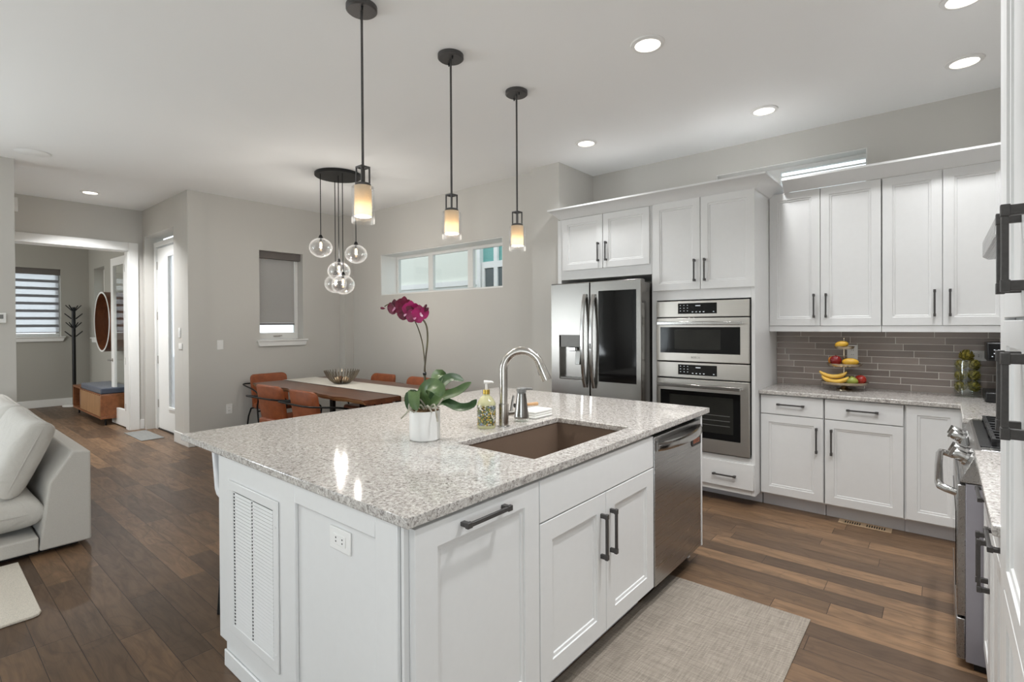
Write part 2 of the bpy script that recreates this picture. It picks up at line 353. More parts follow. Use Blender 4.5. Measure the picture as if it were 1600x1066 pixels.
class MB:
    def __init__(s, xf=None): s.bm = bmesh.new(); s.xf = xf
    def v(s, p):
        if s.xf: p = s.xf(*p)
        return s.bm.verts.new(p)
    def face(s, vs):
        try: return s.bm.faces.new(vs)
        except ValueError: return None
    def box(s, x0, x1, y0, y1, z0, z1):
        v = [s.v((x, y, z)) for x in (x0, x1) for y in (y0, y1) for z in (z0, z1)]
        for f in ((0, 1, 3, 2), (4, 6, 7, 5), (0, 4, 5, 1), (2, 3, 7, 6), (0, 2, 6, 4), (1, 5, 7, 3)): s.face([v[i] for i in f])
        return s
    def loft(s, rings, cap0=True, cap1=True, closed=False):
        R = [[s.v(p) for p in r] for r in rings]; n = len(R[0])
        pairs = list(zip(R[:-1], R[1:])) + ([(R[-1], R[0])] if closed else [])
        for a, b in pairs:
            for i in range(n): s.face([a[i], a[(i+1) % n], b[(i+1) % n], b[i]])
        if not closed:
            if cap0 and n > 2: s.face(R[0])
            if cap1 and n > 2: s.face(R[-1])
        return s
    def prism(s, poly, axis, a0, a1):
        def P(q, a):
            return {'x': (a, q[0], q[1]), 'y': (q[0], a, q[1]), 'z': (q[0], q[1], a)}[axis]
        return s.loft([[P(q, a0) for q in poly], [P(q, a1) for q in poly]])
    def tube(s, pts, r, seg=8, closed=False, flat=None):
        P = [Vector(p) for p in pts]; n = len(P); rings = []; up = None
        for i in range(n):
            if closed: d = P[(i+1) % n]-P[i-1]
            else: d = P[min(i+1, n-1)]-P[max(i-1, 0)]
            d.normalize()
            if up is None:
                up = Vector((0, 0, 1)) if abs(d.z) < 0.9 else Vector((1, 0, 0))
            a = d.cross(up); 
            if a.length < 1e-5: a = d.orthogonal()
            a.normalize(); b = a.cross(d).normalized(); up = b
            ri = r[i] if isinstance(r, (list, tuple)) else r
            fa, fb = flat if flat else (1, 1)
            rings.append([P[i]+a*ri*fa*math.cos(2*PI*k/seg)+b*ri*fb*math.sin(2*PI*k/seg) for k in range(seg)])
        return s.loft(rings, closed=closed)
    def cyl(s, p0, p1, r, seg=20): return s.tube([p0, p1], r, seg)
    def lathe(s, prof, c=(0, 0, 0), seg=32, closed=False):
        rings = [[(c[0]+max(r, 1e-4)*math.cos(2*PI*k/seg), c[1]+max(r, 1e-4)*math.sin(2*PI*k/seg), c[2]+z) for k in range(seg)] for r, z in prof]
        return s.loft(rings, closed=closed)
    def ell(s, c, rad, seg=20, rings=12, tilt=None, power=1.0):
        M = tilt or Matrix.Identity(3); R = []
        for i in range(rings+1):
            th = PI*i/rings; st, ct = max(math.sin(th), 1e-3), math.cos(th)
            ring = []
            for k in range(seg):
                ph = 2*PI*k/seg
                def sp(x): return math.copysign(abs(x)**power, x)
                q = M @ Vector((rad[0]*sp(st)*sp(math.cos(ph)), rad[1]*sp(st)*sp(math.sin(ph)), rad[2]*sp(ct)))
                ring.append((c[0]+q.x, c[1]+q.y, c[2]+q.z))
            R.append(ring)
        return s.loft(R)
    def framed(s, u0, u1, v0, v1, a0, a1, b0, b1, w0, w1):
        """rectangular slab (u,v) with a rectangular hole (a,b), thickness along w"""
        o = [(u0, v0), (u1, v0), (u1, v1), (u0, v1)]; i = [(a0, b0), (a1, b0), (a1, b1), (a0, b1)]
        V = {}
        for nm, q in (('o', o), ('i', i)):
            for wk, ww in ((0, w0), (1, w1)): V[nm, wk] = [s.v((p[0], p[1], ww)) for p in q]
        for k in range(4):
            j = (k+1) % 4
            for wk in (0, 1): s.face([V['o', wk][k], V['o', wk][j], V['i', wk][j], V['i', wk][k]])
            s.face([V['o', 0][k], V['o', 0][j], V['o', 1][j], V['o', 1][k]])
            s.face([V['i', 0][k], V['i', 0][j], V['i', 1][j], V['i', 1][k]])
        return s
    def shaker(s, u0, u1, v0, v1, stile=0.058, rail=None, th=0.02):
        rail = stile if rail is None else rail
        def rect(i, j, w): return [(u0+i, v0+j, w), (u1-i, v0+j, w), (u1-i, v1-j, w), (u0+i, v1-j, w)]
        return s.loft([rect(0, 0, -th), rect(0, 0, -0.0015), rect(0.0015, 0.0015, 0), rect(stile, rail, 0), rect(stile+0.002, rail+0.002, -0.005),
                       rect(stile+0.014, rail+0.014, -0.0065), rect(stile+0.017, rail+0.017, -0.011)])
    def build(s, name, m, parent=None, bevel=0, smooth=35, kind=None, seg=2):
        bmesh.ops.recalc_face_normals(s.bm, faces=s.bm.faces)
        o0 = ORG.get(parent.name, Vector()) if parent else Vector()
        if o0.length: bmesh.ops.translate(s.bm, verts=s.bm.verts, vec=-o0)
        me = bpy.data.meshes.new(name); s.bm.to_mesh(me); s.bm.free()
        if smooth:
            me.polygons.foreach_set('use_smooth', [True]*len(me.polygons))
            me.set_sharp_from_angle(angle=math.radians(smooth))
        me.materials.append(MT[m])
        o = bpy.data.objects.new(name, me); COL.objects.link(o)
        if parent: o.parent = parent; ORG[o.name] = o0
        if bevel:
            b = o.modifiers.new('bevel', 'BEVEL'); b.width = bevel; b.segments = seg; b.limit_method = 'ANGLE'; b.angle_limit = math.radians(40)
            b.harden_normals = False
        if kind: o['kind'] = kind
        return o

def thing(name, label, cat, loc=(0, 0, 0), rz=0, group=None):
    o = bpy.data.objects.new(name, None); COL.objects.link(o); o.empty_display_size = 0.05
    o.location = loc; o.rotation_euler = (0, 0, rz)
    ORG[o.name] = Vector(loc)
    o['label'] = label; o['category'] = cat
    if group: o['group'] = group
    return o
def tag(o, label, cat, group=None):
    o['label'] = label; o['category'] = cat
    if group: o['group'] = group
    return o
def dup(root, loc, rz=0, label=None, scale=None):
    def cp(o, par):
        c = o.copy(); COL.objects.link(c)
        if par: c.parent = par
        for ch in o.children: cp(ch, c)
        return c
    r = cp(root, None); r.location = loc; r.rotation_euler = (0, 0, rz)
    if label: r['label'] = label
    if scale: r.scale = scale
    ORG[r.name] = Vector(loc)
    return r
def struct(name, mb, m, bevel=0, smooth=35): return mb.build(name, m, None, bevel, smooth, 'structure')

def wall(name, m, axis, a0, a1, u0, u1, z0, z1, holes=()):
    """wall slab, thickness a0..a1 along axis, u along the other one, with rectangular holes (u0,u1,z0,z1)"""
    us = sorted({u0, u1, *[h for q in holes for h in q[:2]]}); zs = sorted({z0, z1, *[h for q in holes for h in q[2:]]})
    inside = lambda i, k: 0 <= i < len(us)-1 and 0 <= k < len(zs)-1 and not any(q[0]-1e-6 <= us[i] and us[i+1] <= q[1]+1e-6 and q[2]-1e-6 <= zs[k] and zs[k+1] <= q[3]+1e-6 for q in holes)
    xf = (lambda a, u, z: (a, u, z)) if axis == 'x' else (lambda a, u, z: (u, a, z))
    mb = MB(xf); V = {}
    def g(a, u, z):
        if (a, u, z) not in V: V[a, u, z] = mb.v((a, u, z))
        return V[a, u, z]
    for i in range(len(us)-1):
        for k in range(len(zs)-1):
            if not inside(i, k): continue
            for a in (a0, a1): mb.face([g(a, us[i], zs[k]), g(a, us[i+1], zs[k]), g(a, us[i+1], zs[k+1]), g(a, us[i], zs[k+1])])
            for di, uu in ((-1, us[i]), (1, us[i+1])):
                if not inside(i+di, k): mb.face([g(a0, uu, zs[k]), g(a1, uu, zs[k]), g(a1, uu, zs[k+1]), g(a0, uu, zs[k+1])])
            for dk, zz in ((-1, zs[k]), (1, zs[k+1])):
                if not inside(i, k+dk): mb.face([g(a0, us[i], zz), g(a1, us[i], zz), g(a1, us[i+1], zz), g(a0, us[i+1], zz)])
    return struct(name, mb, m, smooth=0)

def handle(xf, parent, kind, u, v, L=0.18, heavy=False):
    b = 0.0065 if heavy else 0.0055; out = 0.034
    mb = MB(xf)
    if kind == 'v':
        mb.box(u-b, u+b, v-L/2, v+L/2, out-0.010, out)
        for q in (v-L/2+0.009, v+L/2-0.009):
            mb.box(u-b, u+b, q-0.009, q+0.009, 0.0, out-0.0102); mb.box(u-b*1.35, u+b*1.35, q-0.0105, q+0.0105, out-0.012, out+0.001)
    else:
        mb.box(u-L/2, u+L/2, v-b, v+b, out-0.010, out)
        for q in (u-L/2+0.009, u+L/2-0.009):
            mb.box(q-0.009, q+0.009, v-b, v+b, 0.0, out-0.0102); mb.box(q-0.0105, q+0.0105, v-b*1.35, v+b*1.35, out-0.012, out+0.001)
    return mb.build('handle', 'bronze', parent, 0.0012)
def door(xf, parent, u0, u1, v0, v1, h=None, stile=0.058, rail=None, name='door', heavy=False):
    d = MB(xf).shaker(u0, u1, v0, v1, stile, rail).build(name, 'white', parent)
    if h: handle(xf, d, *h, heavy=heavy)
    return d
def slab(xf, parent, u0, u1, v0, v1, h=None, name='drawer_front', heavy=False):
    d = MB(xf).box(u0, u1, v0, v1, -0.02, 0).build(name, 'white', parent, 0.0025)
    if h: handle(xf, d, *h, heavy=heavy)
    return d

# ================================================================== SETTING
H = 3.05
struct('floor', MB().box(-12.6, 0.95, -4.7, 5.2, -0.12, 0.0), 'floor')
cm = MB().box(-7.04, 0.95, -4.7, 5.25, H, H+0.12); cm.box(-12.6, -7.04, -1.5, 2.5, H, H+0.12)
struct('ceiling', cm, 'ceiling')
struct('ground', MB().box(-30, 12, -22, 22, -0.35, -0.121), 'ground')
wall('wall_back', 'wall', 'y', 4.89, 5.2, -3.27, 0.95, 0, H, [(-1.61, -0.452, 2.50, 2.81)])
wall('wall_pier', 'wall', 'y', 4.235, 4.889, -3.27, -2.93, 0, H)
wall('wall_dining', 'wall', 'y', 4.335, 4.66, -6.84, -3.271, 0, H, [(-6.022, -3.763, 1.85, 2.417)])
wall('wall_pilaster', 'wall', 'y', 4.19, 4.334, -6.839, -6.70, 0, H)
wall('wall_left', 'wall', 'x', -7.04, -6.84, 2.2, 4.66, 0, H, [(3.03, 3.625, 1.25, 2.427)])
wall('wall_entry', 'wall', 'y', 2.2, 2.42, -8.75, -7.041, 0, H, [(-8.49, -7.33, 0, 2.675)])
wall('wall_foyer', 'wall', 'x', -8.74, -8.59, -1.3, 2.199, 0, H, [(0.15, 2.045, 0, 2.485)])
wall('wall_living', 'wall', 'x', -7.04, -6.825, -4.7, 0.722, 0, H, [(-3.8, -1.0, 0.4, 2.6)])
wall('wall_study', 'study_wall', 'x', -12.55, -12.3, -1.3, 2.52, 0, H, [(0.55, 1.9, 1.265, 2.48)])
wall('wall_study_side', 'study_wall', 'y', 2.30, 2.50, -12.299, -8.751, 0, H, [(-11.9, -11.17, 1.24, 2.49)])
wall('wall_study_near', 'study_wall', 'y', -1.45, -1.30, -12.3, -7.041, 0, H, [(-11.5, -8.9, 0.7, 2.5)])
wall('wall_right', 'wall', 'x', 0.75, 0.95, -4.7, 4.889, 0, H, [(-4.0, -0.8, 0.4, 2.6)])
wall('wall_front', 'wall', 'y', -4.7, -4.5, -6.824, 0.749, 0, H, [(-6.3, -5.4, 0.12, 2.7)])
bs = MB(); bs.box(-1.098, 0.748, 4.880, 4.8895, 0.9145, 1.362)
struct('wall_backsplash', bs, 'tile', smooth=0)
bs = MB(); bs.box(0.7405, 0.7495, 1.80, 4.879, 0.9145, 1.60)
struct('wall_backsplash_range', bs, 'tile', smooth=0)

# baseboards
def baseboard(name, x0, x1, y0, y1):
    struct(name, MB().box(x0, x1, y0, y1, 0, 0.135), 'trim', 0.004)
baseboard('baseboard_entry', -7.33, -6.826, 2.186, 2.199)
baseboard('baseboard_left', -6.839, -6.826, 2.2, 4.188)
baseboard('baseboard_dining', -6.69, -3.272, 4.32, 4.334)
baseboard('baseboard_study', -12.299, -12.286, -1.2, 2.285)
baseboard('baseboard_study_side', -12.28, -8.76, 2.286, 2.299)
baseboard('baseboard_living', -6.824, -6.811, -4.4, 0.722)
baseboard('baseboard_foyer', -8.589, -8.577, 2.145, 2.199)

# cased opening to the study
cs = MB(); cs.box(-8.589, -8.566, 2.035, 2.145, 0, 2.59); cs.box(-8.589, -8.566, 0.05, 0.16, 0, 2.59); cs.box(-8.589, -8.567, 0.161, 2.034, 2.475, 2.59)
cs.box(-8.745, -8.588, 2.026, 2.0445, 0, 2.4845); cs.box(-8.745, -8.588, 0.1505, 0.168, 0, 2.4845); cs.box(-8.745, -8.588, 0.169, 2.025, 2.466, 2.4845)
struct('trim_1', cs, 'trim', 0.004)

# front door, in its recess
d1 = struct('door_1', MB(yneg(2.325)).framed(-8.40, -7.30, 0.02, 2.515, -7.955, -7.52, 0.34, 2.385, -0.045, 0), 'trim', 0.003)
MB(yneg(2.325)).framed(-7.975, -7.50, 0.32, 2.405, -7.94, -7.535, 0.355, 2.37, 0.001, 0.014).build('lite_frame', 'trim', d1, 0.003)
MB(yneg(2.325)).box(-7.954, -7.521, 0.341, 2.384, -0.028, -0.020).build('frosted_lite', 'frostdoor', d1)
for z in (0.36, 0.97, 1.58, 2.28): MB(yneg(2.325)).box(-8.418, -8.385, z-0.055, z+0.055, 0.001, 0.006).build('hinge', 'nickel', d1, 0.001)
MB(yneg(2.325)).box(-8.40, -7.30, 0.0, 0.0195, -0.045, 0.01).build('threshold', 'black', d1)
fr = MB(yneg(2.305)); fr.box(-8.489, -8.425, 0, 2.60, -0.10, 0.0); fr.box(-8.424, -7.331, 2.535, 2.60, -0.10, 0.0)
struct('trim_2', fr, 'trim', 0.003)

# French door of the study, swung open into it
d2 = struct('door_2', MB(lambda u, v, q: (-8.775-u*0.9995, 2.045+q-0.028*u, v)).framed(0, 0.70, 0.015, 2.44, 0.105, 0.595, 0.25, 2.325, 0, 0.042), 'trim', 0.003)
MB(lambda u, v, q: (-8.775-u*0.9995, 2.045+q-0.028*u, v)).box(0.106, 0.594, 0.251, 2.324, 0.018, 0.024).build('glass_pane', 'pane', d2)
for z in (0.30, 0.95, 1.60, 2.25): MB().box(-8.774, -8.752, 2.03, 2.088, z-0.05, z+0.05).build('hinge', 'nickel', d2, 0.001)
hb = MB(); hb.cyl((-9.41, 2.028, 0.94), (-9.41, 1.97, 0.94), 0.011, 12); hb.tube([(-9.41, 1.972, 0.94), (-9.36, 1.972, 0.942), (-9.30, 1.976, 0.94)], 0.009, 10)
hb.cyl((-9.41, 2.03, 0.94), (-9.41, 2.022, 0.94), 0.027, 16)
hb.build('door_lever', 'nickel', d2)

# window_1: long high window of the dining wall
w1 = struct('window_1', MB(yneg(4.60)).framed(-6.021, -3.764, 1.851, 2.416, -5.975, -3.81, 1.895, 2.372, -0.05, 0.0), 'trim', 0.003)
for c in (-5.275, -4.527): MB(yneg(4.60)).box(c-0.045, c+0.045, 1.8955, 2.3715, -0.045, 0.004).build('mullion', 'trim', w1, 0.003)
for a, b in ((-5.975, -5.321), (-5.229, -4.573), (-4.481, -3.81)): MB(yneg(4.60)).box(a, b, 1.896, 2.371, -0.03, -0.024).build('pane', 'pane', w1)
# white painted reveal of the long window
rv = MB(); rv.box(-6.0215, -6.012, 4.34, 4.598, 1.851, 2.4155); rv.box(-3.774, -3.7645, 4.34, 4.598, 1.851, 2.4155)
rv.box(-6.0115, -3.7745, 4.34, 4.598, 1.851, 1.860); rv.box(-6.0115, -3.7745, 4.34, 4.598, 2.406, 2.4155)
struct('trim_3', rv, 'trim')

# window_2: small window with shade
w2 = struct('window_2', MB(xpos(-7.035)).framed(3.031, 3.624, 1.252, 2.425, 3.075, 3.58, 1.34, 2.385, 0, 0.05), 'trim', 0.003)
MB(xpos(-7.035)).box(3.0755, 3.5795, 1.3405, 2.3845, 0.02, 0.026).build('pane', 'pane', w2)
cr = MB(xpos(-6.985)); cr.box(3.27, 3.36, 1.285, 1.30, 0, 0.02); cr.box(3.345, 3.385, 1.292, 1.303, 0.016, 0.03)
cr.build('crank', 'nickel', w2, 0.002)
sl = MB(); sl.box(-6.985, -6.79, 2.985, 3.675, 1.228, 1.249)
sl.prism([(2.995, 1.2275), (3.665, 1.2275), (3.645, 1.165), (3.015, 1.165)], 'x', -6.839, -6.805)
sl.build('sill', 'trim', w2, 0.004)

# window_3 and 4 of the study
w3 = struct('window_3', MB(xpos(-12.52)).framed(0.551, 1.899, 1.266, 2.479, 0.60, 1.85, 1.315, 2.43, 0, 0.05), 'trim', 0.003)
MB(xpos(-12.52)).box(0.6, 1.85, 1.3155, 2.4295, 0.02, 0.026).build('pane', 'pane', w3)
sl = MB(); sl.box(-12.47, -12.24, 0.50, 1.955, 1.243, 1.2645); sl.prism([(0.51, 1.2425), (1.945, 1.2425), (1.92, 1.175), (0.53, 1.175)], 'x', -12.299, -12.262)
sl.build('sill', 'trim', w3, 0.004)
w4 = struct('window_4', MB(yneg(2.44)).framed(-11.899, -11.171, 1.241, 2.489, -11.85, -11.22, 1.29, 2.44, -0.05, 0), 'trim', 0.003)
MB(yneg(2.44)).box(-11.85, -11.22, 1.2905, 2.4395, -0.03, -0.024).build('pane', 'pane', w4)
sl = MB(); sl.box(-11.95, -11.12, 2.24, 2.439, 1.218, 1.2395); sl.prism([(-11.94, 1.2175), (-11.13, 1.2175), (-11.155, 1.15), (-11.915, 1.15)], 'y', 2.262, 2.299)
sl.build('sill', 'trim', w4, 0.004)
# window_5: transom above the wall cabinets
w5 = struct('window_5', MB(yneg(5.03)).framed(-1.609, -0.453, 2.501, 2.809, -1.10, -0.475, 2.56, 2.772, -0.06, 0), 'trim', 0.003)
MB(yneg(5.03)).box(-1.10, -0.475, 2.5605, 2.7715, -0.03, -0.024).build('pane', 'pane', w5)
MB(yneg(5.03)).box(-1.10, -0.475, 2.722, 2.730, -0.02, 0.003).build('sash_bar', 'trim', w5)
rv = MB(); rv.box(-1.6095, -0.4525, 4.893, 5.028, 2.801, 2.8095); rv.box(-0.461, -0.4525, 4.893, 5.028, 2.501, 2.8005); rv.box(-1.6095, -1.601, 4.893, 5.028, 2.501, 2.8005)
struct('trim_4', rv, 'trim')
# assumed living-room glazing behind the camera, front window narrowed to cut its reflection
w6 = MB(yneg(-4.62)); 
w6.framed(-6.299, -5.401, 0.121, 2.699, -6.22, -5.48, 0.2, 2.62, -0.06, 0)
w6 = struct('window_6', w6, 'trim', 0.003)
for a, b in ((-6.22, -5.48),): MB(yneg(-4.62)).box(a, b, 0.201, 2.619, -0.03, -0.024).build('pane', 'pane', w6)
w7 = struct('window_7', MB(xpos(-6.95)).framed(-3.799, -1.001, 0.401, 2.599, -3.72, -1.08, 0.48, 2.52, -0.05, 0), 'trim', 0.003)
MB(xpos(-6.95)).box(-2.44, -2.36, 0.4805, 2.5195, -0.048, 0.002).build('mullion', 'trim', w7, 0.003)
for a, b in ((-3.72, -2.441), (-2.359, -1.08)): MB(xpos(-6.95)).box(a, b, 0.481, 2.519, -0.03, -0.024).build('pane', 'pane', w7)

w8 = struct('added_window_8', MB(xneg(0.86)).framed(-3.999, -0.801, 0.401, 2.599, -3.92, -0.88, 0.48, 2.52, -0.05, 0), 'trim', 0.003)  # unseen window added to light the right-facing sides of the room
MB(xneg(0.86)).box(-2.44, -2.36, 0.4805, 2.5195, -0.048, 0.002).build('mullion', 'trim', w8, 0.003)
for a, b in ((-3.92, -2.441), (-2.359, -0.88)): MB(xneg(0.86)).box(a, b, 0.481, 2.519, -0.03, -0.024).build('pane', 'pane', w8)
w9 = struct('added_window_9', MB(yneg(-1.35)).framed(-11.499, -8.901, 0.701, 2.499, -11.42, -8.98, 0.78, 2.42, 0.02, 0.07), 'trim', 0.003)  # unseen window added so the study gets brighter
MB(yneg(-1.35)).box(-11.42, -8.98, 0.781, 2.419, 0.04, 0.046).build('pane', 'pane', w9)

# ---- window coverings
rs = thing('roller_shade', 'grey linen roller shade pulled most of the way down the small dining window', 'shade', (-6.93, 3.33, 2.43))
MB().box(-6.985, -6.90, 3.0325, 3.6225, 2.335, 2.426).build('valance', 'valance', rs, 0.003)
MB().box(-6.967, -6.965, 3.045, 3.56, 1.47, 2.334).build('fabric', 'shade', rs)
MB().box(-6.972, -6.960, 3.045, 3.56, 1.445, 1.469).build('hem_bar', 'valance', rs, 0.002)
zs = thing('zebra_shade', 'grey and white banded shade over the far study window', 'shade', (-12.38, 1.22, 2.48))
MB().box(-12.42, -12.34, 0.555, 1.895, 2.375, 2.478).build('valance', 'valance', zs, 0.003)
nb = 8
for i in range(nb):
    z1 = 2.372-i*0.1345
    MB().box(-12.396, -12.394, 0.57, 1.88, z1-0.085, z1).build('sheer_band', 'sheer', zs)
    if i < nb-1: MB().box(-12.396, -12.394, 0.57, 1.88, z1-0.1345, z1-0.0855).build('opaque_band', 'zebra', zs)
MB().box(-12.402, -12.388, 0.57, 1.88, 1.33, 1.344).build('hem_bar', 'valance', zs, 0.002)
MB().box(-12.396, -12.394, 0.57, 1.88, 1.3445, 1.3455).build('tail', 'sheer', zs)

# ---- neighbouring house seen through the long window
nh = thing('neighbour_house', 'pale stucco house with a teal bay seen through the long dining window', 'house', (-7, 7.2, -0.35))
MB().box(-13, -6.76, 7.2, 9, -0.12, 6.0).build('wall', 'stucco', nh)
MB().box(-13, -6.81, 7.12, 7.199, 2.20, 2.30).build('band', 'trim', nh)
MB().box(-13, -6.81, 7.16, 7.198, -0.12, 2.199).build('lower_wall', 'stuccowhite', nh)
MB().box(-6.82, -6.74, 7.10, 7.20, -0.1, 6).build('corner_board', 'trim', nh)
MB().box(-6.755, -3.0, 7.2, 9, -0.1, 6).build('bay_wall', 'teal', nh)
bw = MB(yneg(7.19)); bw.framed(-6.73, -4.5, 1.2, 2.62, -6.66, -4.6, 1.3, 2.50, -0.01, 0.05)
bw.box(-6.42, -6.33, 1.301, 3.6, 0.0, 0.052)
bw.build('bay_window_frame', 'trim', nh)
MB(yneg(7.18)).box(-6.65, -4.61, 1.31, 2.49, 0, 0.01).build('bay_pane', 'darkpane', nh)

# ================================================================== LIGHT FITTINGS
def point(parent, loc, power, color, radius, name):
    l = bpy.data.lights.new(name, 'POINT'); l.energy = power; l.color = color; l.shadow_soft_size = radius
    o = bpy.data.objects.new(name, l); COL.objects.link(o); o.parent = parent; o.location = loc
def can(x, y, label, power=6.5, warm=0.0):
    t = thing('recessed_light', label, 'ceiling light', (x, y, H), 0, 'recessed ceiling lights')
    MB().lathe([(0.072, -0.001), (0.072, -0.012), (0.094, -0.007), (0.097, -0.0005)], (x, y, H), 40).build('trim_ring', 'trim', t)
    MB().lathe([(0.0, -0.003), (0.0715, -0.003), (0.0715, -0.006), (0.0, -0.008)], (x, y, H), 40).build('diffuser', 'canlight', t)
    l = bpy.data.lights.new('recessed_lamp', 'AREA'); l.shape = 'DISK'; l.size = 0.13; l.energy = power; l.color = (0.97, 0.985, 1.0)
    l.spread = math.radians(120)
    o = bpy.data.objects.new('recessed_lamp', l); COL.objects.link(o); o.parent = t; o.location = (0, 0, -0.02)
can(-1.303, 2.787, 'lit round recessed light above the sink side of the island')
can(0.105, 4.252, 'lit round recessed light nearest the right corner above the wall cabinets')
can(-1.037, 4.226, 'lit round recessed light above the wall ovens end of the cabinets')
can(-2.432, 3.946, 'lit round recessed light in front of the boxed-out wall corner by the refrigerator')
can(-7.837, 1.488, 'lit round recessed light in the entry in front of the study opening', 42)
can(0.082, 3.419, 'lit round recessed light cut by the top edge above the range')
can(-0.45, 2.15, 'added unseen fill light above the aisle between the island and the range', 20)  # out-of-view can added to brighten the base cabinets and aisle
can(0.082, 2.59, 'added unseen fill light above the near end of the range', 9)  # added out of view to lift the range end and ceiling
can(-0.45, -0.90, 'added unseen fill light in the ceiling behind the camera', 12)  # added out of view as fill from behind the camera
hl = thing('hall_fill_light', 'added unseen fill light globe in the hallway behind the left wall end', 'ceiling light', (-7.72, -0.75, H))  # invented fitting, hidden from view, added to brighten the entry walls
MB().lathe([(0, -0.001), (0.10, -0.001), (0.10, -0.03), (0, -0.03)], (-7.72, -0.75, H), 32).build('base', 'nickel', hl)
MB().lathe([(0.095, -0.031), (0.14, -0.07), (0.14, -0.10), (0.09, -0.15), (0.0, -0.165), (0.0, -0.162), (0.088, -0.147), (0.137, -0.10), (0.137, -0.071), (0.092, -0.031)], (-7.72, -0.75, H), 32, closed=True).build('diffuser', 'frost', hl)
point(hl, (0, 0, -0.10), 170, (1, 0.99, 0.97), 0.03, 'hall_fill')
sp = tag(MB().lathe([(0.0, -0.001), (0.125, -0.001), (0.128, -0.003), (0.125, -0.005), (0.0, -0.006)], (-6.45, 0.81, H), 40).build('ceiling_speaker', 'ceiling'),
         'flush round white speaker grille in the ceiling by the left wall end', 'speaker')

# island pendants
def pendant(x, y, zb, zt, label):
    t = thing('pendant_light', label, 'pendant light', (x, y, H), 0, 'pendants over the island')
    c = (x, y, 0)
    MB().lathe([(0.0, H-0.028), (0.070, H-0.028), (0.077, H-0.022), (0.077, H-0.001), (0.0, H-0.001)], c, 36).build('canopy', 'bronze', t)
    for s in (-1, 1): MB().lathe([(0.0, H-0.046), (0.004, H-0.045), (0.0055, H-0.029), (0.0, H-0.0285)], (x+s*0.042, y-s*0.025, 0), 10).build('canopy_screw', 'black', t)
    MB().tube([(x, y, H-0.029), (x, y, zt+0.003)], 0.0062, 10).build('stem', 'bronze', t)
    cg = MB(); q = 0.023; b = 0.0032
    for sx in (-1, 1):
        for sy in (-1, 1): cg.box(x+sx*q-b, x+sx*q+b, y+sy*q-b, y+sy*q+b, zt+0.0145, zt+0.091)
    cg.framed(x-q-b, x+q+b, y-q-b, y+q+b, x-q+b, x+q-b, y-q+b, y+q-b, zt+0.0912, zt+0.099)
    cg.box(x-q+b, x+q-b, y-b, y+b, zt+0.0912, zt+0.099)
    cg.build('cage', 'bronze', t)
    MB().lathe([(0.0, zt+0.014), (0.036, zt+0.014), (0.039, zt+0.010), (0.039, zt+0.001), (0.0, zt+0.001)], c, 28).build('cap', 'bronze', t)
    MB().lathe([(0.0425, zt), (0.0425, zb+0.034), (0.0405, zb+0.034), (0.0405, zt)], c, 36, closed=True).build('frosted_shade', 'frost', t)
    MB().lathe([(0.041, zt-0.002), (0.054, zt-0.004), (0.0575, zt-0.012), (0.0575, zb), (0.0553, zb), (0.0553, zt-0.014), (0.053, zt-0.0065), (0.043, zt-0.0045)], c, 40, closed=True).build('glass_shade', 'clear', t)
    b_ = MB().ell((x, y, zb+0.085), (0.021, 0.021, 0.028), 16, 10); b_.build('bulb', 'bulb', t)
    point(t, (0, 0, zb+0.050-H), 16.0, (1, 0.94, 0.86), 0.006, 'pendant_lamp')
pendant(-2.253, 1.518, 1.953, 2.141, 'glass cylinder pendant nearest the left, largest of the three over the island')
pendant(-2.256, 2.135, 1.947, 2.117, 'glass cylinder pendant in the middle of the island row')
pendant(-2.262, 2.762, 1.946, 2.118, 'glass cylinder pendant at the refrigerator end of the island row')

ch = thing('cluster_chandelier', 'black disc cluster chandelier with five clear glass globes over the dining table', 'chandelier', (-4.95, 3.03, H))
MB().lathe([(0.0, -0.03), (0.235, -0.03), (0.24, -0.026), (0.24, -0.001), (0.0, -0.001)], (-4.95, 3.03, H), 48).build('canopy', 'black', ch)
for gx, gy, gz in ((-4.979, 2.839, 2.248), (-5.115, 3.088, 1.893), (-4.90, 2.999, 2.008), (-4.787, 2.977, 1.859), (-4.867, 3.186, 2.206)):
    MB().tube([(gx, gy, H-0.031), (gx, gy, gz+0.135)], 0.0045, 8).build('cord', 'black', ch)
    MB().lathe([(0.005, 0.136), (0.012, 0.132), (0.024, 0.104), (0.03, 0.098), (0.0, 0.098)], (gx, gy, gz), 20).build('socket_cap', 'black', ch)
    prof = [(0.117*math.sin(t_)*(1.0), 0.102*math.cos(t_)) for t_ in [0.24+i*(PI-0.34)/18 for i in range(19)]]
    prof = prof + [(max(r_-0.0025, 0.0005), z_*0.975) for r_, z_ in prof[::-1]]
    gl = MB().lathe(prof, (gx, gy, gz), 36, closed=True).build('globe', 'globe', ch)
    MB().ell((gx, gy, gz+0.035), (0.013, 0.013, 0.026), 12, 8).build('bulb', 'bulb2', gl)
    MB().cyl((gx, gy, gz+0.062), (gx, gy, gz+0.0975), 0.011, 12).build('lamp_holder', 'black', gl)
    point(ch, (gx+4.95, gy-3.03, gz-0.004-H), 6.0, (1, 0.95, 0.88), 0.006, 'globe_lamp')

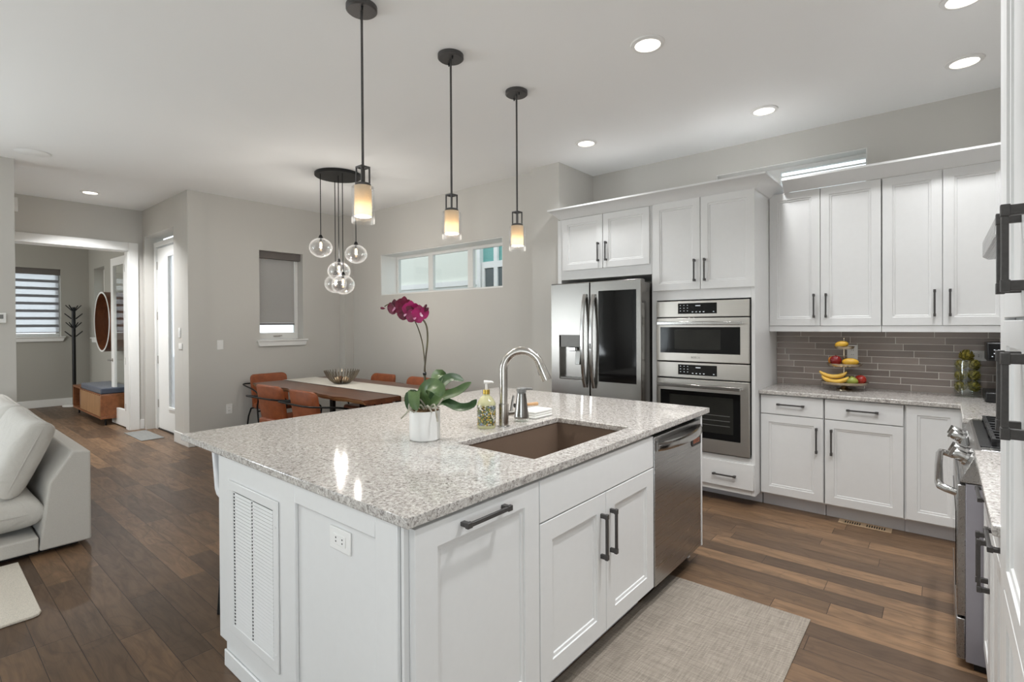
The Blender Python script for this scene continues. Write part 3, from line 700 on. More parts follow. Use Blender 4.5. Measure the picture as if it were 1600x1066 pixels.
# ================================================================== TOWER: refrigerator and oven cabinets
F = yneg(4.19)
fc = thing('fridge_cabinet', 'white two-door cabinet bridging over the refrigerator', 'cabinet', (-2.41, 4.55, 1.865))
fb = MB(); fb.box(-2.885, -1.937, 4.2105, 4.885, 1.866, 2.46); fb.box(-2.928, -2.8855, 4.2105, 4.885, 0.001, 2.46)
fb.build('body', 'white', fc, 0.0015)
door(F, fc, -2.857, -2.413, 1.955, 2.455, ('v', -2.452, 2.105, 0.175)); door(F, fc, -2.407, -1.952, 1.955, 2.455, ('v', -2.371, 2.105, 0.175))
oc = thing('oven_cabinet', 'tall white cabinet with two upper doors around the wall ovens', 'cabinet', (-1.52, 4.55, 0))
ob = MB(); ob.box(-1.936, -1.890, 4.2105, 4.885, 0.10, 2.46); ob.box(-1.126, -1.10, 4.2105, 4.885, 0.10, 2.46)
ob.box(-1.8895, -1.1265, 4.2105, 4.885, 1.632, 2.459); ob.box(-1.8895, -1.1265, 4.2105, 4.885, 0.101, 0.386); ob.box(-1.8895, -1.1265, 4.80, 4.884, 0.387, 1.631)
ob.build('body', 'white', oc, 0.0015)
MB().box(-1.935, -1.102, 4.42, 4.88, 0.001, 0.0995).build('toe_kick', 'toe', oc)
door(F, oc, -1.917, -1.512, 1.715, 2.462, ('v', -1.553, 1.870, 0.18)); door(F, oc, -1.507, -1.096, 1.715, 2.462, ('v', -1.470, 1.870, 0.18))
slab(F, oc, -1.917, -1.107, 0.145, 0.345, ('h', -1.322, 0.238, 0.175))

def crown(name, label, path, prof):
    mb = MB(); n = len(path); rings = []
    for i, (x, y) in enumerate(path):
        dirs = []
        if i > 0: dirs.append((Vector(path[i])-Vector(path[i-1])).normalized())
        if i < n-1: dirs.append((Vector(path[i+1])-Vector(path[i])).normalized())
        nn = [Vector((d.y, -d.x)) for d in dirs]
        m = nn[0] if len(nn) == 1 else (nn[0]+nn[1])/(1+nn[0].dot(nn[1]))
        rings.append([(x+m.x*o_, y+m.y*o_, z) for o_, z in prof])
    mb.loft(rings)
    return tag(mb.build(name, 'white'), label, 'moulding')
crown('crown_moulding', 'white crown moulding along the top of the refrigerator and oven cabinets', [(-2.885, 4.232), (-2.885, 4.2095), (-1.099, 4.2095), (-1.099, 4.88)],
      [(0.0, 2.4605), (0.012, 2.4605), (0.030, 2.482), (0.088, 2.536), (0.100, 2.541), (0.100, 2.556), (0.0, 2.556)])

# refrigerator
rf = thing('refrigerator', 'stainless French door refrigerator with black glass right door and water dispenser', 'refrigerator', (-2.40, 4.45, 0))
MB().box(-2.852, -1.948, 4.075, 4.86, 0.03, 1.79).build('body', 'fridge', rf, 0.004)
FF = yneg(4.0)
ld = MB(FF).framed(-2.862, -2.442, 0.72, 1.815, -2.77, -2.515, 0.925, 1.325, -0.07, 0).build('door', 'fridge', rf, 0.006)
dp = MB(FF); dp.box(-2.7695, -2.5155, 0.9255, 1.3245, -0.069, -0.060); dp.build('dispenser_recess', 'fridge', ld)
MB(FF).box(-2.752, -2.53, 1.222, 1.335, -0.045, 0.004).build('dispenser_panel', 'greyplastic', ld, 0.004)
MB(FF).box(-2.675, -2.60, 1.185, 1.2215, -0.05, -0.012).build('dispenser_nozzle', 'chrome', ld, 0.006)
pd = MB(FF); pd.loft([[(-2.61, 1.184, -0.05), (-2.555, 1.184, -0.05), (-2.555, 1.184, -0.032), (-2.61, 1.184, -0.032)], [(-2.607, 1.06, -0.03), (-2.558, 1.06, -0.03), (-2.558, 1.06, -0.014), (-2.607, 1.06, -0.014)]])
pd.build('dispenser_paddle', 'steel', ld, 0.003)
MB(FF).box(-2.765, -2.52, 0.926, 0.940, -0.059, -0.004).build('drip_tray', 'greyplastic', ld, 0.002)
rd = MB(FF).box(-2.434, -1.935, 0.72, 1.815, -0.07, 0).build('door', 'fridge', rf, 0.006)
rd['label'] = 'refrigerator door with a black glass panel'
MB(FF).box(-2.346, -1.982, 0.922, 1.728, -0.004, 0.002).build('glass_panel', 'blackglass', rd)
for u, dd, L0, L1 in ((-2.483, ld, 0.86, 1.705), (-2.392, rd, 0.86, 1.70)):
    pts = []
    for i in range(15):
        f = i/14; pts.append((u, L0+(L1-L0)*f, 0.012+0.052*math.sin(PI*f)**0.7))
    hm = MB(lambda a, b, c: FF(a, b, c)); R = []
    for (uu, vv, ww) in pts: R.append([(uu-0.017, vv, ww-0.008), (uu+0.017, vv, ww-0.008), (uu+0.017, vv, ww+0.002), (uu+0.010, vv, ww+0.008), (uu-0.010, vv, ww+0.008), (uu-0.017, vv, ww+0.002)])
    hm.loft(R); hm.box(u-0.017, u+0.017, L0, L0+0.03, 0.0, 0.012); hm.box(u-0.017, u+0.017, L1-0.03, L1, 0.0, 0.012)
    hh = hm.build('handle', 'chrome', dd)
MB(FF).box(-2.40, -2.384, 1.215, 1.265, 0.071, 0.0725).build('handle_badge', 'greyplastic', rd)
for z0, z1 in ((0.40, 0.71), (0.06, 0.39)):
    fd = MB(FF).box(-2.862, -1.935, z0, z1, -0.07, 0).build('freezer_drawer', 'fridge', rf, 0.006)
    MB(FF).box(-2.70, -2.10, z1-0.07, z1-0.045, 0.0005, 0.045).build('handle', 'chrome', fd, 0.006)
MB().box(-2.84, -1.96, 4.12, 4.83, 0.001, 0.0295).build('foot_rail', 'black', rf)

# wall ovens
OF = yneg(4.178)
def text_mesh(s, size, m, parent, xf, u, v, wv=0.0006):
    cu = bpy.data.curves.new('brand_text', 'FONT'); cu.body = s; cu.size = size; cu.align_x = 'CENTER'; cu.align_y = 'CENTER'; cu.extrude = 0.0003
    o = bpy.data.objects.new('brand_text', cu); COL.objects.link(o)
    bpy.context.view_layer.update()
    me = bpy.data.meshes.new_from_object(o.evaluated_get(bpy.context.evaluated_depsgraph_get()))
    bpy.data.objects.remove(o); bpy.data.curves.remove(cu)
    o0 = ORG.get(parent.name, Vector())
    for vt in me.vertices: vt.co = Vector(xf(u+vt.co.x, v+vt.co.y, wv+vt.co.z))-o0
    me.materials.clear(); me.materials.append(MT[m])
    r = bpy.data.objects.new('lettering', me); COL.objects.link(r); r.parent = parent; ORG[r.name] = o0; return r
def oven(name, label, zc0, zc1, zd0, zd1, win, inner, hz):
    t = thing(name, label, 'oven', (-1.507, 4.5, zd0))
    MB().box(-1.872, -1.144, 4.215, 4.76, zd0+0.003, zc1-0.003).build('body', 'black', t)
    cp = MB(OF).box(-1.882, -1.132, zc0, zc1, -0.03, 0).build('control_panel', 'steelh', t, 0.003)
    h = zc1-zc0; a, b = zc0+0.20*h, zc1-0.14*h
    MB(OF).box(-1.692, -1.375, a, b, -0.004, 0.0015).build('display', 'blackglass', cp)
    spots = [(-1.675+0.03*i, -1.667+0.03*i, a+0.022+0.023*j, a+0.026+0.023*j) for i in range(3) for j in range(3)]
    spots += [(-1.575+0.03*i, -1.563+0.03*i, a+0.012, a+0.018) for i in range(4)]+[(-1.405, -1.395, a+0.012, a+0.018), (-1.545, -1.505, b-0.025, b-0.018)]
    for q in spots: MB(OF).box(*q, 0.0016, 0.002).build('icon', 'icon', cp)
    for u0 in (-1.722, -1.362):
        kb = MB(OF)
        for j in range(5): kb.box(u0, u0+0.02, a+0.003+j*(b-a)/5, a-0.004+(j+1)*(b-a)/5, 0.0003, 0.0012)
        kb.build('key_strip', 'steelh', cp)
    dr = MB(OF).box(-1.882, -1.132, zd0, zd1, -0.03, 0.004).build('door', 'steelh', t, 0.003)
    MB(OF).box(win[0], win[1], win[2], win[3], 0.0, 0.006).build('window', 'blackglass', dr)
    MB(OF).box(inner[0], inner[1], inner[2], inner[3], 0.0, 0.0068).build('viewing_glass', 'ovenglass', dr)
    hb_ = MB(OF); hb_.box(-1.855, -1.185, hz-0.014, hz+0.014, 0.038, 0.058)
    for u in (-1.84, -1.20): hb_.box(u-0.014, u+0.014, hz-0.011, hz+0.011, 0.0045, 0.0375)
    hb_.build('handle', 'chrome', dr, 0.004)
    return t, dr
so, sod = oven('speed_oven', 'stainless compact oven, upper of the two stacked wall ovens', 1.488, 1.620, 1.122, 1.480, (-1.845, -1.197, 1.190, 1.405), (-1.72, -1.345, 1.222, 1.385), 1.437)
text_mesh('BOSCH', 0.022, 'greyplastic', sod, OF, -1.545, 1.155, 0.0046)
wo, wod = oven('wall_oven', 'stainless single oven, lower of the two stacked wall ovens', 0.985, 1.113, 0.400, 0.976, (-1.845, -1.197, 0.508, 0.880), (-1.765, -1.25, 0.56, 0.845), 0.925)
rk = MB(OF)
for z in (0.62, 0.66, 0.70): rk.box(-1.74, -1.275, z, z+0.003, 0.0069, 0.0072)
rk.build('oven_rack', 'greyplastic', wod)

# ================================================================== WALL CABINETS AND BASE CABINETS
U = yneg(4.625)
def wall_cab(label, x0, x1, s):
    t = thing('wall_cabinet', label, 'cabinet', ((x0+x1)/2, 4.76, 1.365), 0, 'white wall cabinets')
    b = MB(); b.box(x0, x1, 4.6455, 4.885, 1.366, 2.489); b.build('body', 'white', t, 0.0015)
    door(U, t, x0+0.003, s-0.002, 1.412, 2.487, ('v', s-0.042, 1.568, 0.185)); door(U, t, s+0.002, x1-0.003, 1.412, 2.487, ('v', s+0.040, 1.568, 0.185))
    MB().box(x0, x1, 4.63, 4.6454, 1.3645, 1.4095).build('light_rail', 'white', t, 0.002)
wall_cab('white two-door wall cabinet beside the oven tower', -1.099, -0.343, -0.731)
wall_cab('white two-door wall cabinet in the right corner above the glass jar', -0.340, 0.345, 0.001)
tag(MB().box(0.346, 0.748, 4.6, 4.885, 1.366, 2.489).build('corner_wall_cabinet', 'white'), 'plain white blind corner wall cabinet behind the range hood', 'cabinet')
crown('crown_moulding', 'white crown moulding along the top of the wall cabinets on the tiled wall', [(-0.985, 4.63), (0.747, 4.63)],
      [(0.0, 2.4895), (0.012, 2.4895), (0.030, 2.510), (0.088, 2.564), (0.100, 2.568), (0.100, 2.583), (0.0, 2.583)])

B = yneg(4.335)
def base_cab(label, x0, x1, left):
    t = thing('base_cabinet', label, 'cabinet', ((x0+x1)/2, 4.6, 0), 0, 'white base cabinets under the tiled wall')
    MB().box(x0, x1, 4.3555, 4.878, 0.10, 0.8835).build('body', 'white', t, 0.001)
    MB().box(x0, x1, 4.42, 4.87, 0.001, 0.0995).build('toe_kick', 'toe', t)
    slab(B, t, x0+0.003, x1-0.003, 0.733, 0.876, ('h', (x0+x1)/2, 0.812, 0.185))
    door(B, t, x0+0.003, x1-0.003, 0.113, 0.727, ('v', x0+0.046 if left else x1-0.043, 0.568, 0.185))
base_cab('white base cabinet with drawer and door next to the oven tower', -1.095, -0.666, False)
base_cab('white base cabinet with drawer and door, middle one under the fruit stand wall', -0.661, -0.198, True)
t = thing('corner_base_cabinet', 'white corner base cabinet with one tall door beside the range', 'cabinet', (-0.05, 4.6, 0))
MB().box(-0.196, 0.748, 4.3555, 4.878, 0.10, 0.8835).build('body', 'white', t, 0.001)
MB().box(-0.196, 0.20, 4.42, 4.87, 0.001, 0.0995).build('toe_kick', 'toe', t)
door(B, t, -0.186, 0.098, 0.113, 0.876, None)
t = MB().box(0.13, 0.738, 3.702, 4.354, 0.001, 0.8835).build('filler_cabinet', 'white'); tag(t, 'narrow white filler cabinet between the range and the corner', 'cabinet')

# L-shaped counter on the tiled walls
ct = MB(); ct.prism([(-1.0985, 4.308), (0.085, 4.308), (0.085, 3.702), (0.739, 3.702), (0.739, 4.879), (-1.0985, 4.879)], 'z', 0.8845, 0.914)
tag(ct.build('countertop', 'quartz', None, 0.004), 'speckled quartz counter running along the tiled wall under the fruit stand', 'countertop')
ct = MB().box(0.098, 0.739, 1.80, 2.812, 0.8845, 0.914)
tag(ct.build('countertop', 'quartz', None, 0.004), 'short speckled quartz counter between the range and the tall right-hand cabinet', 'countertop')

# right-hand base cabinets
RF = xneg(0.128)
for y0, y1, two, lb in ((2.19, 2.812, True, 'white two-door base cabinet right beside the range'), (1.80, 2.187, False, 'white base cabinet tucked against the tall right-hand cabinet')):
    t = thing('base_cabinet', lb, 'cabinet', (0.45, (y0+y1)/2, 0), 0, 'white base cabinets on the range wall')
    MB().box(0.149, 0.738, y0, y1, 0.10, 0.8835).build('body', 'white', t, 0.001)
    MB().box(0.205, 0.735, y0, y1, 0.001, 0.0995).build('toe_kick', 'toe', t)
    slab(RF, t, y0+0.003, y1-0.003, 0.733, 0.876, ('h', (y0+y1)/2, 0.815, 0.185))
    if two:
        c = (y0+y1)/2
        door(RF, t, y0+0.003, c-0.0015, 0.113, 0.727, ('v', c-0.045, 0.57, 0.185)); door(RF, t, c+0.0015, y1-0.003, 0.113, 0.727, ('v', c+0.045, 0.57, 0.185))
    else: door(RF, t, y0+0.003, y1-0.003, 0.113, 0.727, None)

# tall pantry cabinet
PF = xneg(0.113)
pt = thing('pantry_cabinet', 'tall white pantry cabinet with large dark pulls at the right edge', 'cabinet', (0.43, 1.31, 0))
MB().box(0.134, 0.738, 0.82, 1.795, 0.10, 2.75).build('body', 'white', pt, 0.001)
MB().box(0.205, 0.735, 0.83, 1.79, 0.001, 0.0995).build('toe_kick', 'toe', pt)
MB().box(0.113, 0.1335, 1.70, 1.795, 0.10, 2.75).build('filler_strip', 'white', pt, 0.002)
c = 1.30
for z0, z1, hz in ((1.445, 2.70, 1.565), (0.80, 1.439, 1.305), (0.113, 0.794, None)):
    door(PF, pt, 0.823, c-0.0015, z0, z1, ('v', c-0.05, hz, 0.15) if hz else None, heavy=True); door(PF, pt, c+0.0015, 1.697, z0, z1, ('v', c+0.05, hz, 0.15) if hz else None, heavy=True)

# range hood and the cabinet over it
hd = thing('range_hood', 'slim stainless range hood peeking out above the range at the right edge', 'range hood', (0.45, 3.37, 1.775))
hm = MB(); hm.prism([(0.738, 1.888), (0.20, 1.888), (0.163, 1.868), (0.163, 1.790), (0.185, 1.775), (0.738, 1.775)], 'y', 2.95, 3.80)
hm.build('hood_shell', 'steely', hd, 0.002)
MB().box(0.25, 0.70, 3.0, 3.75, 1.7685, 1.7745).build('filter', 'greyplastic', hd, 0.002)
MB().box(0.188, 0.24, 3.02, 3.14, 1.7665, 1.7745).build('switch_block', 'blackplastic', hd, 0.003)
hd.location.y -= 0.105; hd.location.z -= 0.012
t = thing('hood_cabinet', 'short white cabinet fixed above the range hood', 'cabinet', (0.56, 3.37, 1.89))
MB().box(0.42, 0.738, 2.95, 3.80, 1.889, 2.489).build('body', 'white', t, 0.001)
door(xneg(0.399), t, 2.953, 3.3735, 1.892, 2.486, None); door(xneg(0.399), t, 3.3765, 3.797, 1.892, 2.486, None)
t.location.y -= 0.105; t.location.z -= 0.010

# range
rg = thing('gas_range', 'stainless slide-in gas range with big front knobs', 'range', (0.4, 3.37, 0))
MB().box(0.074, 0.735, 2.928, 3.802, 0.03, 0.768).build('body', 'rangeside', rg, 0.002)
hx = MB(); hx.prism([(0.056, 0.772), (0.056, 0.782), (0.112, 0.908), (0.126, 0.916), (0.735, 0.916), (0.735, 0.772)], 'y', 2.926, 3.804)
hx.build('cooktop', 'steely', rg, 0.002)
MB().box(0.120, 0.70, 3.0, 3.73, 0.9165, 0.920).build('burner_pan', 'blackplastic', rg, 0.001)
for cy in (3.13, 3.365, 3.60):
    g = MB()
    for x in (0.165, 0.40, 0.64): g.box(x-0.007, x+0.007, cy-0.108, cy+0.108, 0.934, 0.95)
    for y in (-0.104, -0.035, 0.035, 0.104): g.box(0.158, 0.647, cy+y-0.006, cy+y+0.006, 0.936, 0.9505)
    for x in (0.165, 0.64):
        for y in (-0.1, 0.1): g.box(x-0.008, x+0.008, cy+y-0.008, cy+y+0.008, 0.9202, 0.936)
    g.build('grate', 'black', rg, 0.0015)
for bx, by in ((0.28, 3.13), (0.52, 3.13), (0.40, 3.365), (0.28, 3.60), (0.52, 3.60)):
    MB().lathe([(0, 0), (0.045, 0), (0.045, 0.006), (0.03, 0.008), (0.028, 0.013), (0, 0.013)], (bx, by, 0.9203), 24).build('burner', 'chrome', rg)
nx, nz = -0.914, 0.406   # outward normal of the sloping fascia
def fasc(y, s, o): return (0.084+0.406*s+nx*o, y, 0.845+0.914*s+nz*o)
for y in (3.07, 3.19, 3.56, 3.68):
    k = MB()
    k.tube([fasc(y, 0, 0.001), fasc(y, 0, 0.012), fasc(y, 0, 0.0121), fasc(y, 0, 0.045), fasc(y, 0, 0.052)], [0.033, 0.031, 0.026, 0.024, 0.020], 24)
    kn = k.build('knob', 'chrome', rg)
    k = MB(); R = []
    for o in (0.0525, 0.062): R.append([fasc(y+a, b_, o) for a, b_ in ((-0.006, -0.022), (0.006, -0.022), (0.006, 0.022), (-0.006, 0.022))])
    k.loft(R); k.build('grip', 'chrome', kn)
k = MB(); k.loft([[fasc(a, b_, o) for a, b_ in ((3.27, -0.03), (3.48, -0.03), (3.48, 0.03), (3.27, 0.03))] for o in (0.0005, 0.003)]); pnl = k.build('control_display', 'blackglass', rg)
for i in range(5):
    k = MB(); y = 3.295+i*0.04; k.loft([[fasc(y+a, b_, o) for a, b_ in ((0, -0.015), (0.022, -0.015), (0.022, 0.015), (0, 0.015))] for o in (0.0032, 0.010)]); k.build('button', 'greyplastic', pnl)
od = MB(); od.box(0.046, 0.0755, 2.932, 3.798, 0.215, 0.760); od = od.build('oven_door', 'steely', rg, 0.004)
MB().box(0.043, 0.0459, 3.03, 3.70, 0.30, 0.62).build('oven_window', 'blackglass', od)
hb_ = MB(); hb_.tube([(0.046, 2.975, 0.715), (0.012, 2.975, 0.725), (-0.006, 2.985, 0.730), (-0.012, 3.05, 0.731), (-0.014, 3.365, 0.731), (-0.012, 3.68, 0.731), (-0.006, 3.745, 0.730), (0.012, 3.755, 0.725), (0.046, 3.755, 0.715)], 0.016, 12)
hb_.build('oven_handle', 'chrome', od)
MB().box(0.044, 0.0735, 2.932, 3.798, 0.035, 0.205).build('storage_drawer', 'steely', rg, 0.004)
MB().box(0.10, 0.73, 2.94, 3.79, 0.001, 0.0295).build('plinth', 'black', rg)
rg.location.y -= 0.110

# ================================================================== ISLAND
E_ = yneg(0.882)
ep = thing('island_end_panel', 'white recessed panel closing the near end of the island', 'panel', (-1.76, 0.892, 0))
em = MB()
em.prism([(-2.40, 0.095), (-2.33, 0.095), (-2.33, 0.0005), (-1.160, 0.0005), (-1.160, 0.8835), (-2.40, 0.8835)], 'y', 0.8965, 0.9045)
em.prism([(-2.40, 0.095), (-2.33, 0.095), (-2.33, 0.0005), (-1.735, 0.0005), (-1.735, 0.8835), (-2.40, 0.8835)], 'y', 0.882, 0.8964)
em.box(-1.7349, -1.262, 0.882, 0.8964, 0.8155, 0.8835); em.box(-1.7349, -1.262, 0.882, 0.8964, 0.0005, 0.12); em.box(-1.2619, -1.160, 0.882, 0.8964, 0.0005, 0.8835)
em.build('panel', 'white', ep, 0.0035)
em = MB(); em.box(-1.159, -1.146, 0.894, 0.9045, 0.0005, 0.8835); em.box(-1.1455, -1.136, 0.886, 0.9045, 0.0005, 0.8835)
em.build('corner_stile', 'white', ep, 0.001)
MB().box(-2.33, -1.16, 0.872, 0.8815, 0.0005, 0.07).build('shoe_moulding', 'white', ep, 0.004)
# return-air grille
vg = thing('return_air_grille', 'white louvred return-air grille in the near end of the island', 'vent', (-2.06, 0.88, 0.48))
gm = MB(yneg(0.8815)); gm.framed(-2.285, -1.848, 0.165, 0.795, -2.235, -1.885, 0.205, 0.757, 0.0002, 0.007); gm.build('frame', 'white', vg, 0.003)
MB(yneg(0.8815)).box(-2.2345, -1.8855, 0.2055, 0.7565, 0.0002, 0.001).build('backing', 'greyplastic', vg)
lv = MB(yneg(0.8815)); sl_ = MB(yneg(0.8815)); n = 40; pz = 0.547/n
for i in range(n):
    z = 0.208+i*pz
    for a, b in ((-2.218, -2.066), (-2.054, -1.888)): lv.loft([[(a, z+0.0116, 0.0032), (b, z+0.0116, 0.0032), (b, z+0.0004, 0.0040), (a, z+0.0004, 0.0040)], [(a, z+0.0116, 0.0048), (b, z+0.0116, 0.0048), (b, z+0.0004, 0.0062), (a, z+0.0004, 0.0062)]])
    for a, b in ((-2.2335, -2.2195), (-2.0655, -2.0545)):
        lv.box(a, b, z+0.0088, z+0.0137, 0.0013, 0.0055); sl_.box(a+0.002, b-0.002, z+0.0012, z+0.0085, 0.0013, 0.0050)
lv.build('louvres', 'white', vg)
sl_.build('slots', 'screwhole', vg)
for z in (0.70, 0.23): MB().cyl((-1.866, 0.8744, z), (-1.866, 0.8728, z), 0.005, 12).build('screw', 'white', vg)

def outlet(label, xf, u, v, horiz=False, kind='outlet', group='electrical plates'):
    a, b = (0.059, 0.036) if horiz else (0.036, 0.059)
    t = thing('electrical_outlet' if kind == 'outlet' else 'light_switch', label, kind, xf(u, v, 0))
    MB(xf).box(u-a, u+a, v-b, v+b, 0.0005, 0.006).build('cover_plate', 'whiteplastic', t, 0.002)
    a2, b2 = (0.034, 0.0165) if horiz else (0.0165, 0.034)
    ins = MB(xf).box(u-a2, u+a2, v-b2, v+b2, 0.006, 0.0085).build('receptacle' if kind == 'outlet' else 'rocker', 'whiteplastic', t, 0.001)
    if kind == 'outlet':
        sl_ = MB(xf)
        for s in (-0.018, 0.018):
            for q in (-0.006, 0.006):
                p = (u+s, v+q) if horiz else (u+q, v+s)
                sl_.box(p[0]-0.0022, p[0]+0.0022, p[1]-0.0022, p[1]+0.0022, 0.0086, 0.0092)
        sl_.build('slots', 'screwhole', ins)
    return t
outlet('white outlet on the near end of the island, set sideways', yneg(0.8962), -1.463, 0.755, True)
outlet('white outlet on the tiles behind the fruit stand', yneg(4.8795), -0.549, 1.198)
outlet('white outlet on the tiles behind the glass jar of artichokes', yneg(4.8795), 0.178, 1.196, True)
outlet('white outlet low on the wall left of the dining chairs', xpos(-6.8395), 2.644, 0.398)
outlet('white light switch on the wall left of the small shaded window', xpos(-6.8395), 2.547, 1.202, False, 'switch')
outlet('upper white switch of the pair beside the front door', yneg(2.1995), -7.13, 1.356, False, 'switch')
outlet('lower white switch of the pair beside the front door', yneg(2.1995), -7.10, 1.192, True, 'switch')

IX = xpos(-1.112)
bk = thing('island_back_cabinet', 'white cabinet body on the seating side of the island', 'cabinet', (-2.07, 2.0, 0))
MB().box(-2.38, -1.745, 0.906, 3.08, 0.095, 0.8835).build('body', 'white', bk, 0.001)
MB().box(-2.33, -1.745, 0.91, 3.08, 0.001, 0.0945).build('toe_kick', 'toe', bk)
XN = xneg(-2.3805)
for i in range(3): door(XN, bk, 0.95+i*0.71, 1.62+i*0.71, 0.11, 0.87, None, name='back_panel')
tc = thing('waste_cabinet', 'white pull-out cabinet with one tall panelled front at the near corner of the island', 'cabinet', (-1.43, 1.19, 0))
MB().box(-1.744, -1.1335, 0.906, 1.4745, 0.10, 0.8835).build('body', 'white', tc, 0.001)
MB().box(-1.744, -1.20, 0.906, 1.4745, 0.001, 0.0995).build('toe_kick', 'toe', tc)
door(IX, tc, 0.906, 1.474, 0.11, 0.871, ('h', 1.182, 0.836, 0.205), 0.083, 0.072, heavy=True)
kc = thing('sink_cabinet', 'white sink cabinet with two doors and a false drawer front in the island', 'cabinet', (-1.43, 1.95, 0))
kb = MB(); kb.box(-1.744, -1.1335, 1.4765, 1.4945, 0.10, 0.8835); kb.box(-1.744, -1.1335, 2.4095, 2.4275, 0.10, 0.8835); kb.box(-1.744, -1.1335, 1.495, 2.409, 0.10, 0.118)
kb.box(-1.744, -1.73, 1.495, 2.409, 0.119, 0.8835); kb.box(-1.15, -1.1335, 1.495, 2.409, 0.119, 0.15); kb.box(-1.15, -1.1335, 1.495, 2.409, 0.70, 0.883)
kb.build('body', 'white', kc, 0.001)
MB().box(-1.744, -1.20, 1.4765, 2.4275, 0.001, 0.0995).build('toe_kick', 'toe', kc)
slab(IX, kc, 1.479, 2.426, 0.716, 0.871, None, 'false_drawer_front')
door(IX, kc, 1.479, 1.951, 0.11, 0.711, ('v', 1.909, 0.535, 0.19), 0.075, heavy=True); door(IX, kc, 1.954, 2.426, 0.11, 0.711, ('v', 1.990, 0.535, 0.19), 0.075, heavy=True)

dw = thing('dishwasher', 'stainless dishwasher in the far end of the island', 'dishwasher', (-1.43, 2.76, 0))
MB().box(-1.744, -1.142, 2.436, 3.074, 0.10, 0.878).build('body', 'black', dw)
dd = MB(IX).box(2.435, 3.078, 0.105, 0.862, -0.029, 0.003).build('door', 'steely', dw, 0.004)
pts = []; R = []
for i in range(19):
    f = i/18; y = 2.455+0.60*f; o = 0.012+0.044*(math.sin(PI*f)**0.6)
    R.append([(y, 0.790, o-0.008), (y, 0.790, o+0.001), (y, 0.804, o+0.006), (y, 0.826, o+0.004), (y, 0.836, o-0.002), (y, 0.836, o-0.008)])
hd_ = MB(IX); hd_.loft(R); hd_.box(2.450, 2.472, 0.790, 0.836, 0.0032, 0.013); hd_.box(3.038, 3.060, 0.790, 0.836, 0.0032, 0.013)
hd_.build('handle', 'chrome', dd)
MB().box(-1.70, -1.20, 2.44, 3.07, 0.001, 0.0995).build('toe_panel', 'black', dw)
mg = thing('dishwasher_magnet', 'small black magnet with orange marks on the dishwasher door under its handle', 'magnet', IX(2.98, 0.745, 0.004))
MB(IX).prism([(2.925, 0.735), (2.94, 0.722), (3.07, 0.722), (3.07, 0.775), (2.925, 0.775)], 'z', 0.0036, 0.007).build('plate', 'sticker', mg, 0.001)
mk = MB(IX)
for i, (a, b) in enumerate(((2.95, 2.968), (2.975, 2.993), (3.0, 3.018), (3.025, 3.043))): mk.framed(a, b, 0.737, 0.762, a+0.005, b-0.005, 0.743, 0.756, 0.0071, 0.0078)
mk.build('marks', 'stickerink', mg)
fp = thing('island_far_panel', 'narrow white end panel on the far side of the dishwasher', 'panel', (-1.75, 3.09, 0))
MB().box(-2.38, -1.108, 3.0815, 3.100, 0.10, 0.8835).build('panel', 'white', fp, 0.002)
MB().box(-2.33, -1.19, 3.0815, 3.100, 0.0005, 0.0995).build('foot', 'white', fp, 0.001)
sm = MB(); sm.prism([(3.1005, 0.0005), (3.116, 0.0005), (3.116, 0.008), (3.108, 0.02), (3.1005, 0.022)], 'x', -2.33, -1.19); sm.build('shoe_moulding', 'white', fp)

ic_ = MB().framed(-2.828, -1.102, 0.871, 3.213, -1.650, -1.209, 1.576, 2.364, 0.8845, 0.914)
tag(ic_.build('island_countertop', 'quartz', None, 0.004), 'large speckled quartz slab on the island with a sink cut-out', 'countertop')
sk = thing('sink', 'brown undermount sink set into the island counter', 'sink', (-1.43, 1.97, 0.68))
s_ = MB()
s_.loft([[(x, y, z) for x, y in q] for q, z in (
    (((-1.675, 1.551), (-1.184, 1.551), (-1.184, 2.389), (-1.675, 2.389)), 0.8838),
    (((-1.675, 1.551), (-1.184, 1.551), (-1.184, 2.389), (-1.675, 2.389)), 0.665),
    (((-1.655, 1.571), (-1.204, 1.571), (-1.204, 2.369), (-1.655, 2.369)), 0.8838),
)][:2], cap0=False)
s_.loft([[(x, y, z) for x, y in q] for q, z in (
    (((-1.675, 1.551), (-1.184, 1.551), (-1.184, 2.389), (-1.675, 2.389)), 0.8838),
    (((-1.655, 1.571), (-1.204, 1.571), (-1.204, 2.369), (-1.655, 2.369)), 0.8838),
    (((-1.650, 1.576), (-1.209, 1.576), (-1.209, 2.364), (-1.650, 2.364)), 0.70),
    (((-1.630, 1.596), (-1.229, 1.596), (-1.229, 2.344), (-1.630, 2.344)), 0.682))], cap0=False)
s_.build('basin', 'sink', sk)
MB().lathe([(0.045, 0.001), (0.045, 0.003), (0.035, 0.002), (0.02, 0.0015), (0, 0.0012)], (-1.43, 1.97, 0.682), 24).build('drain', 'chrome', sk)

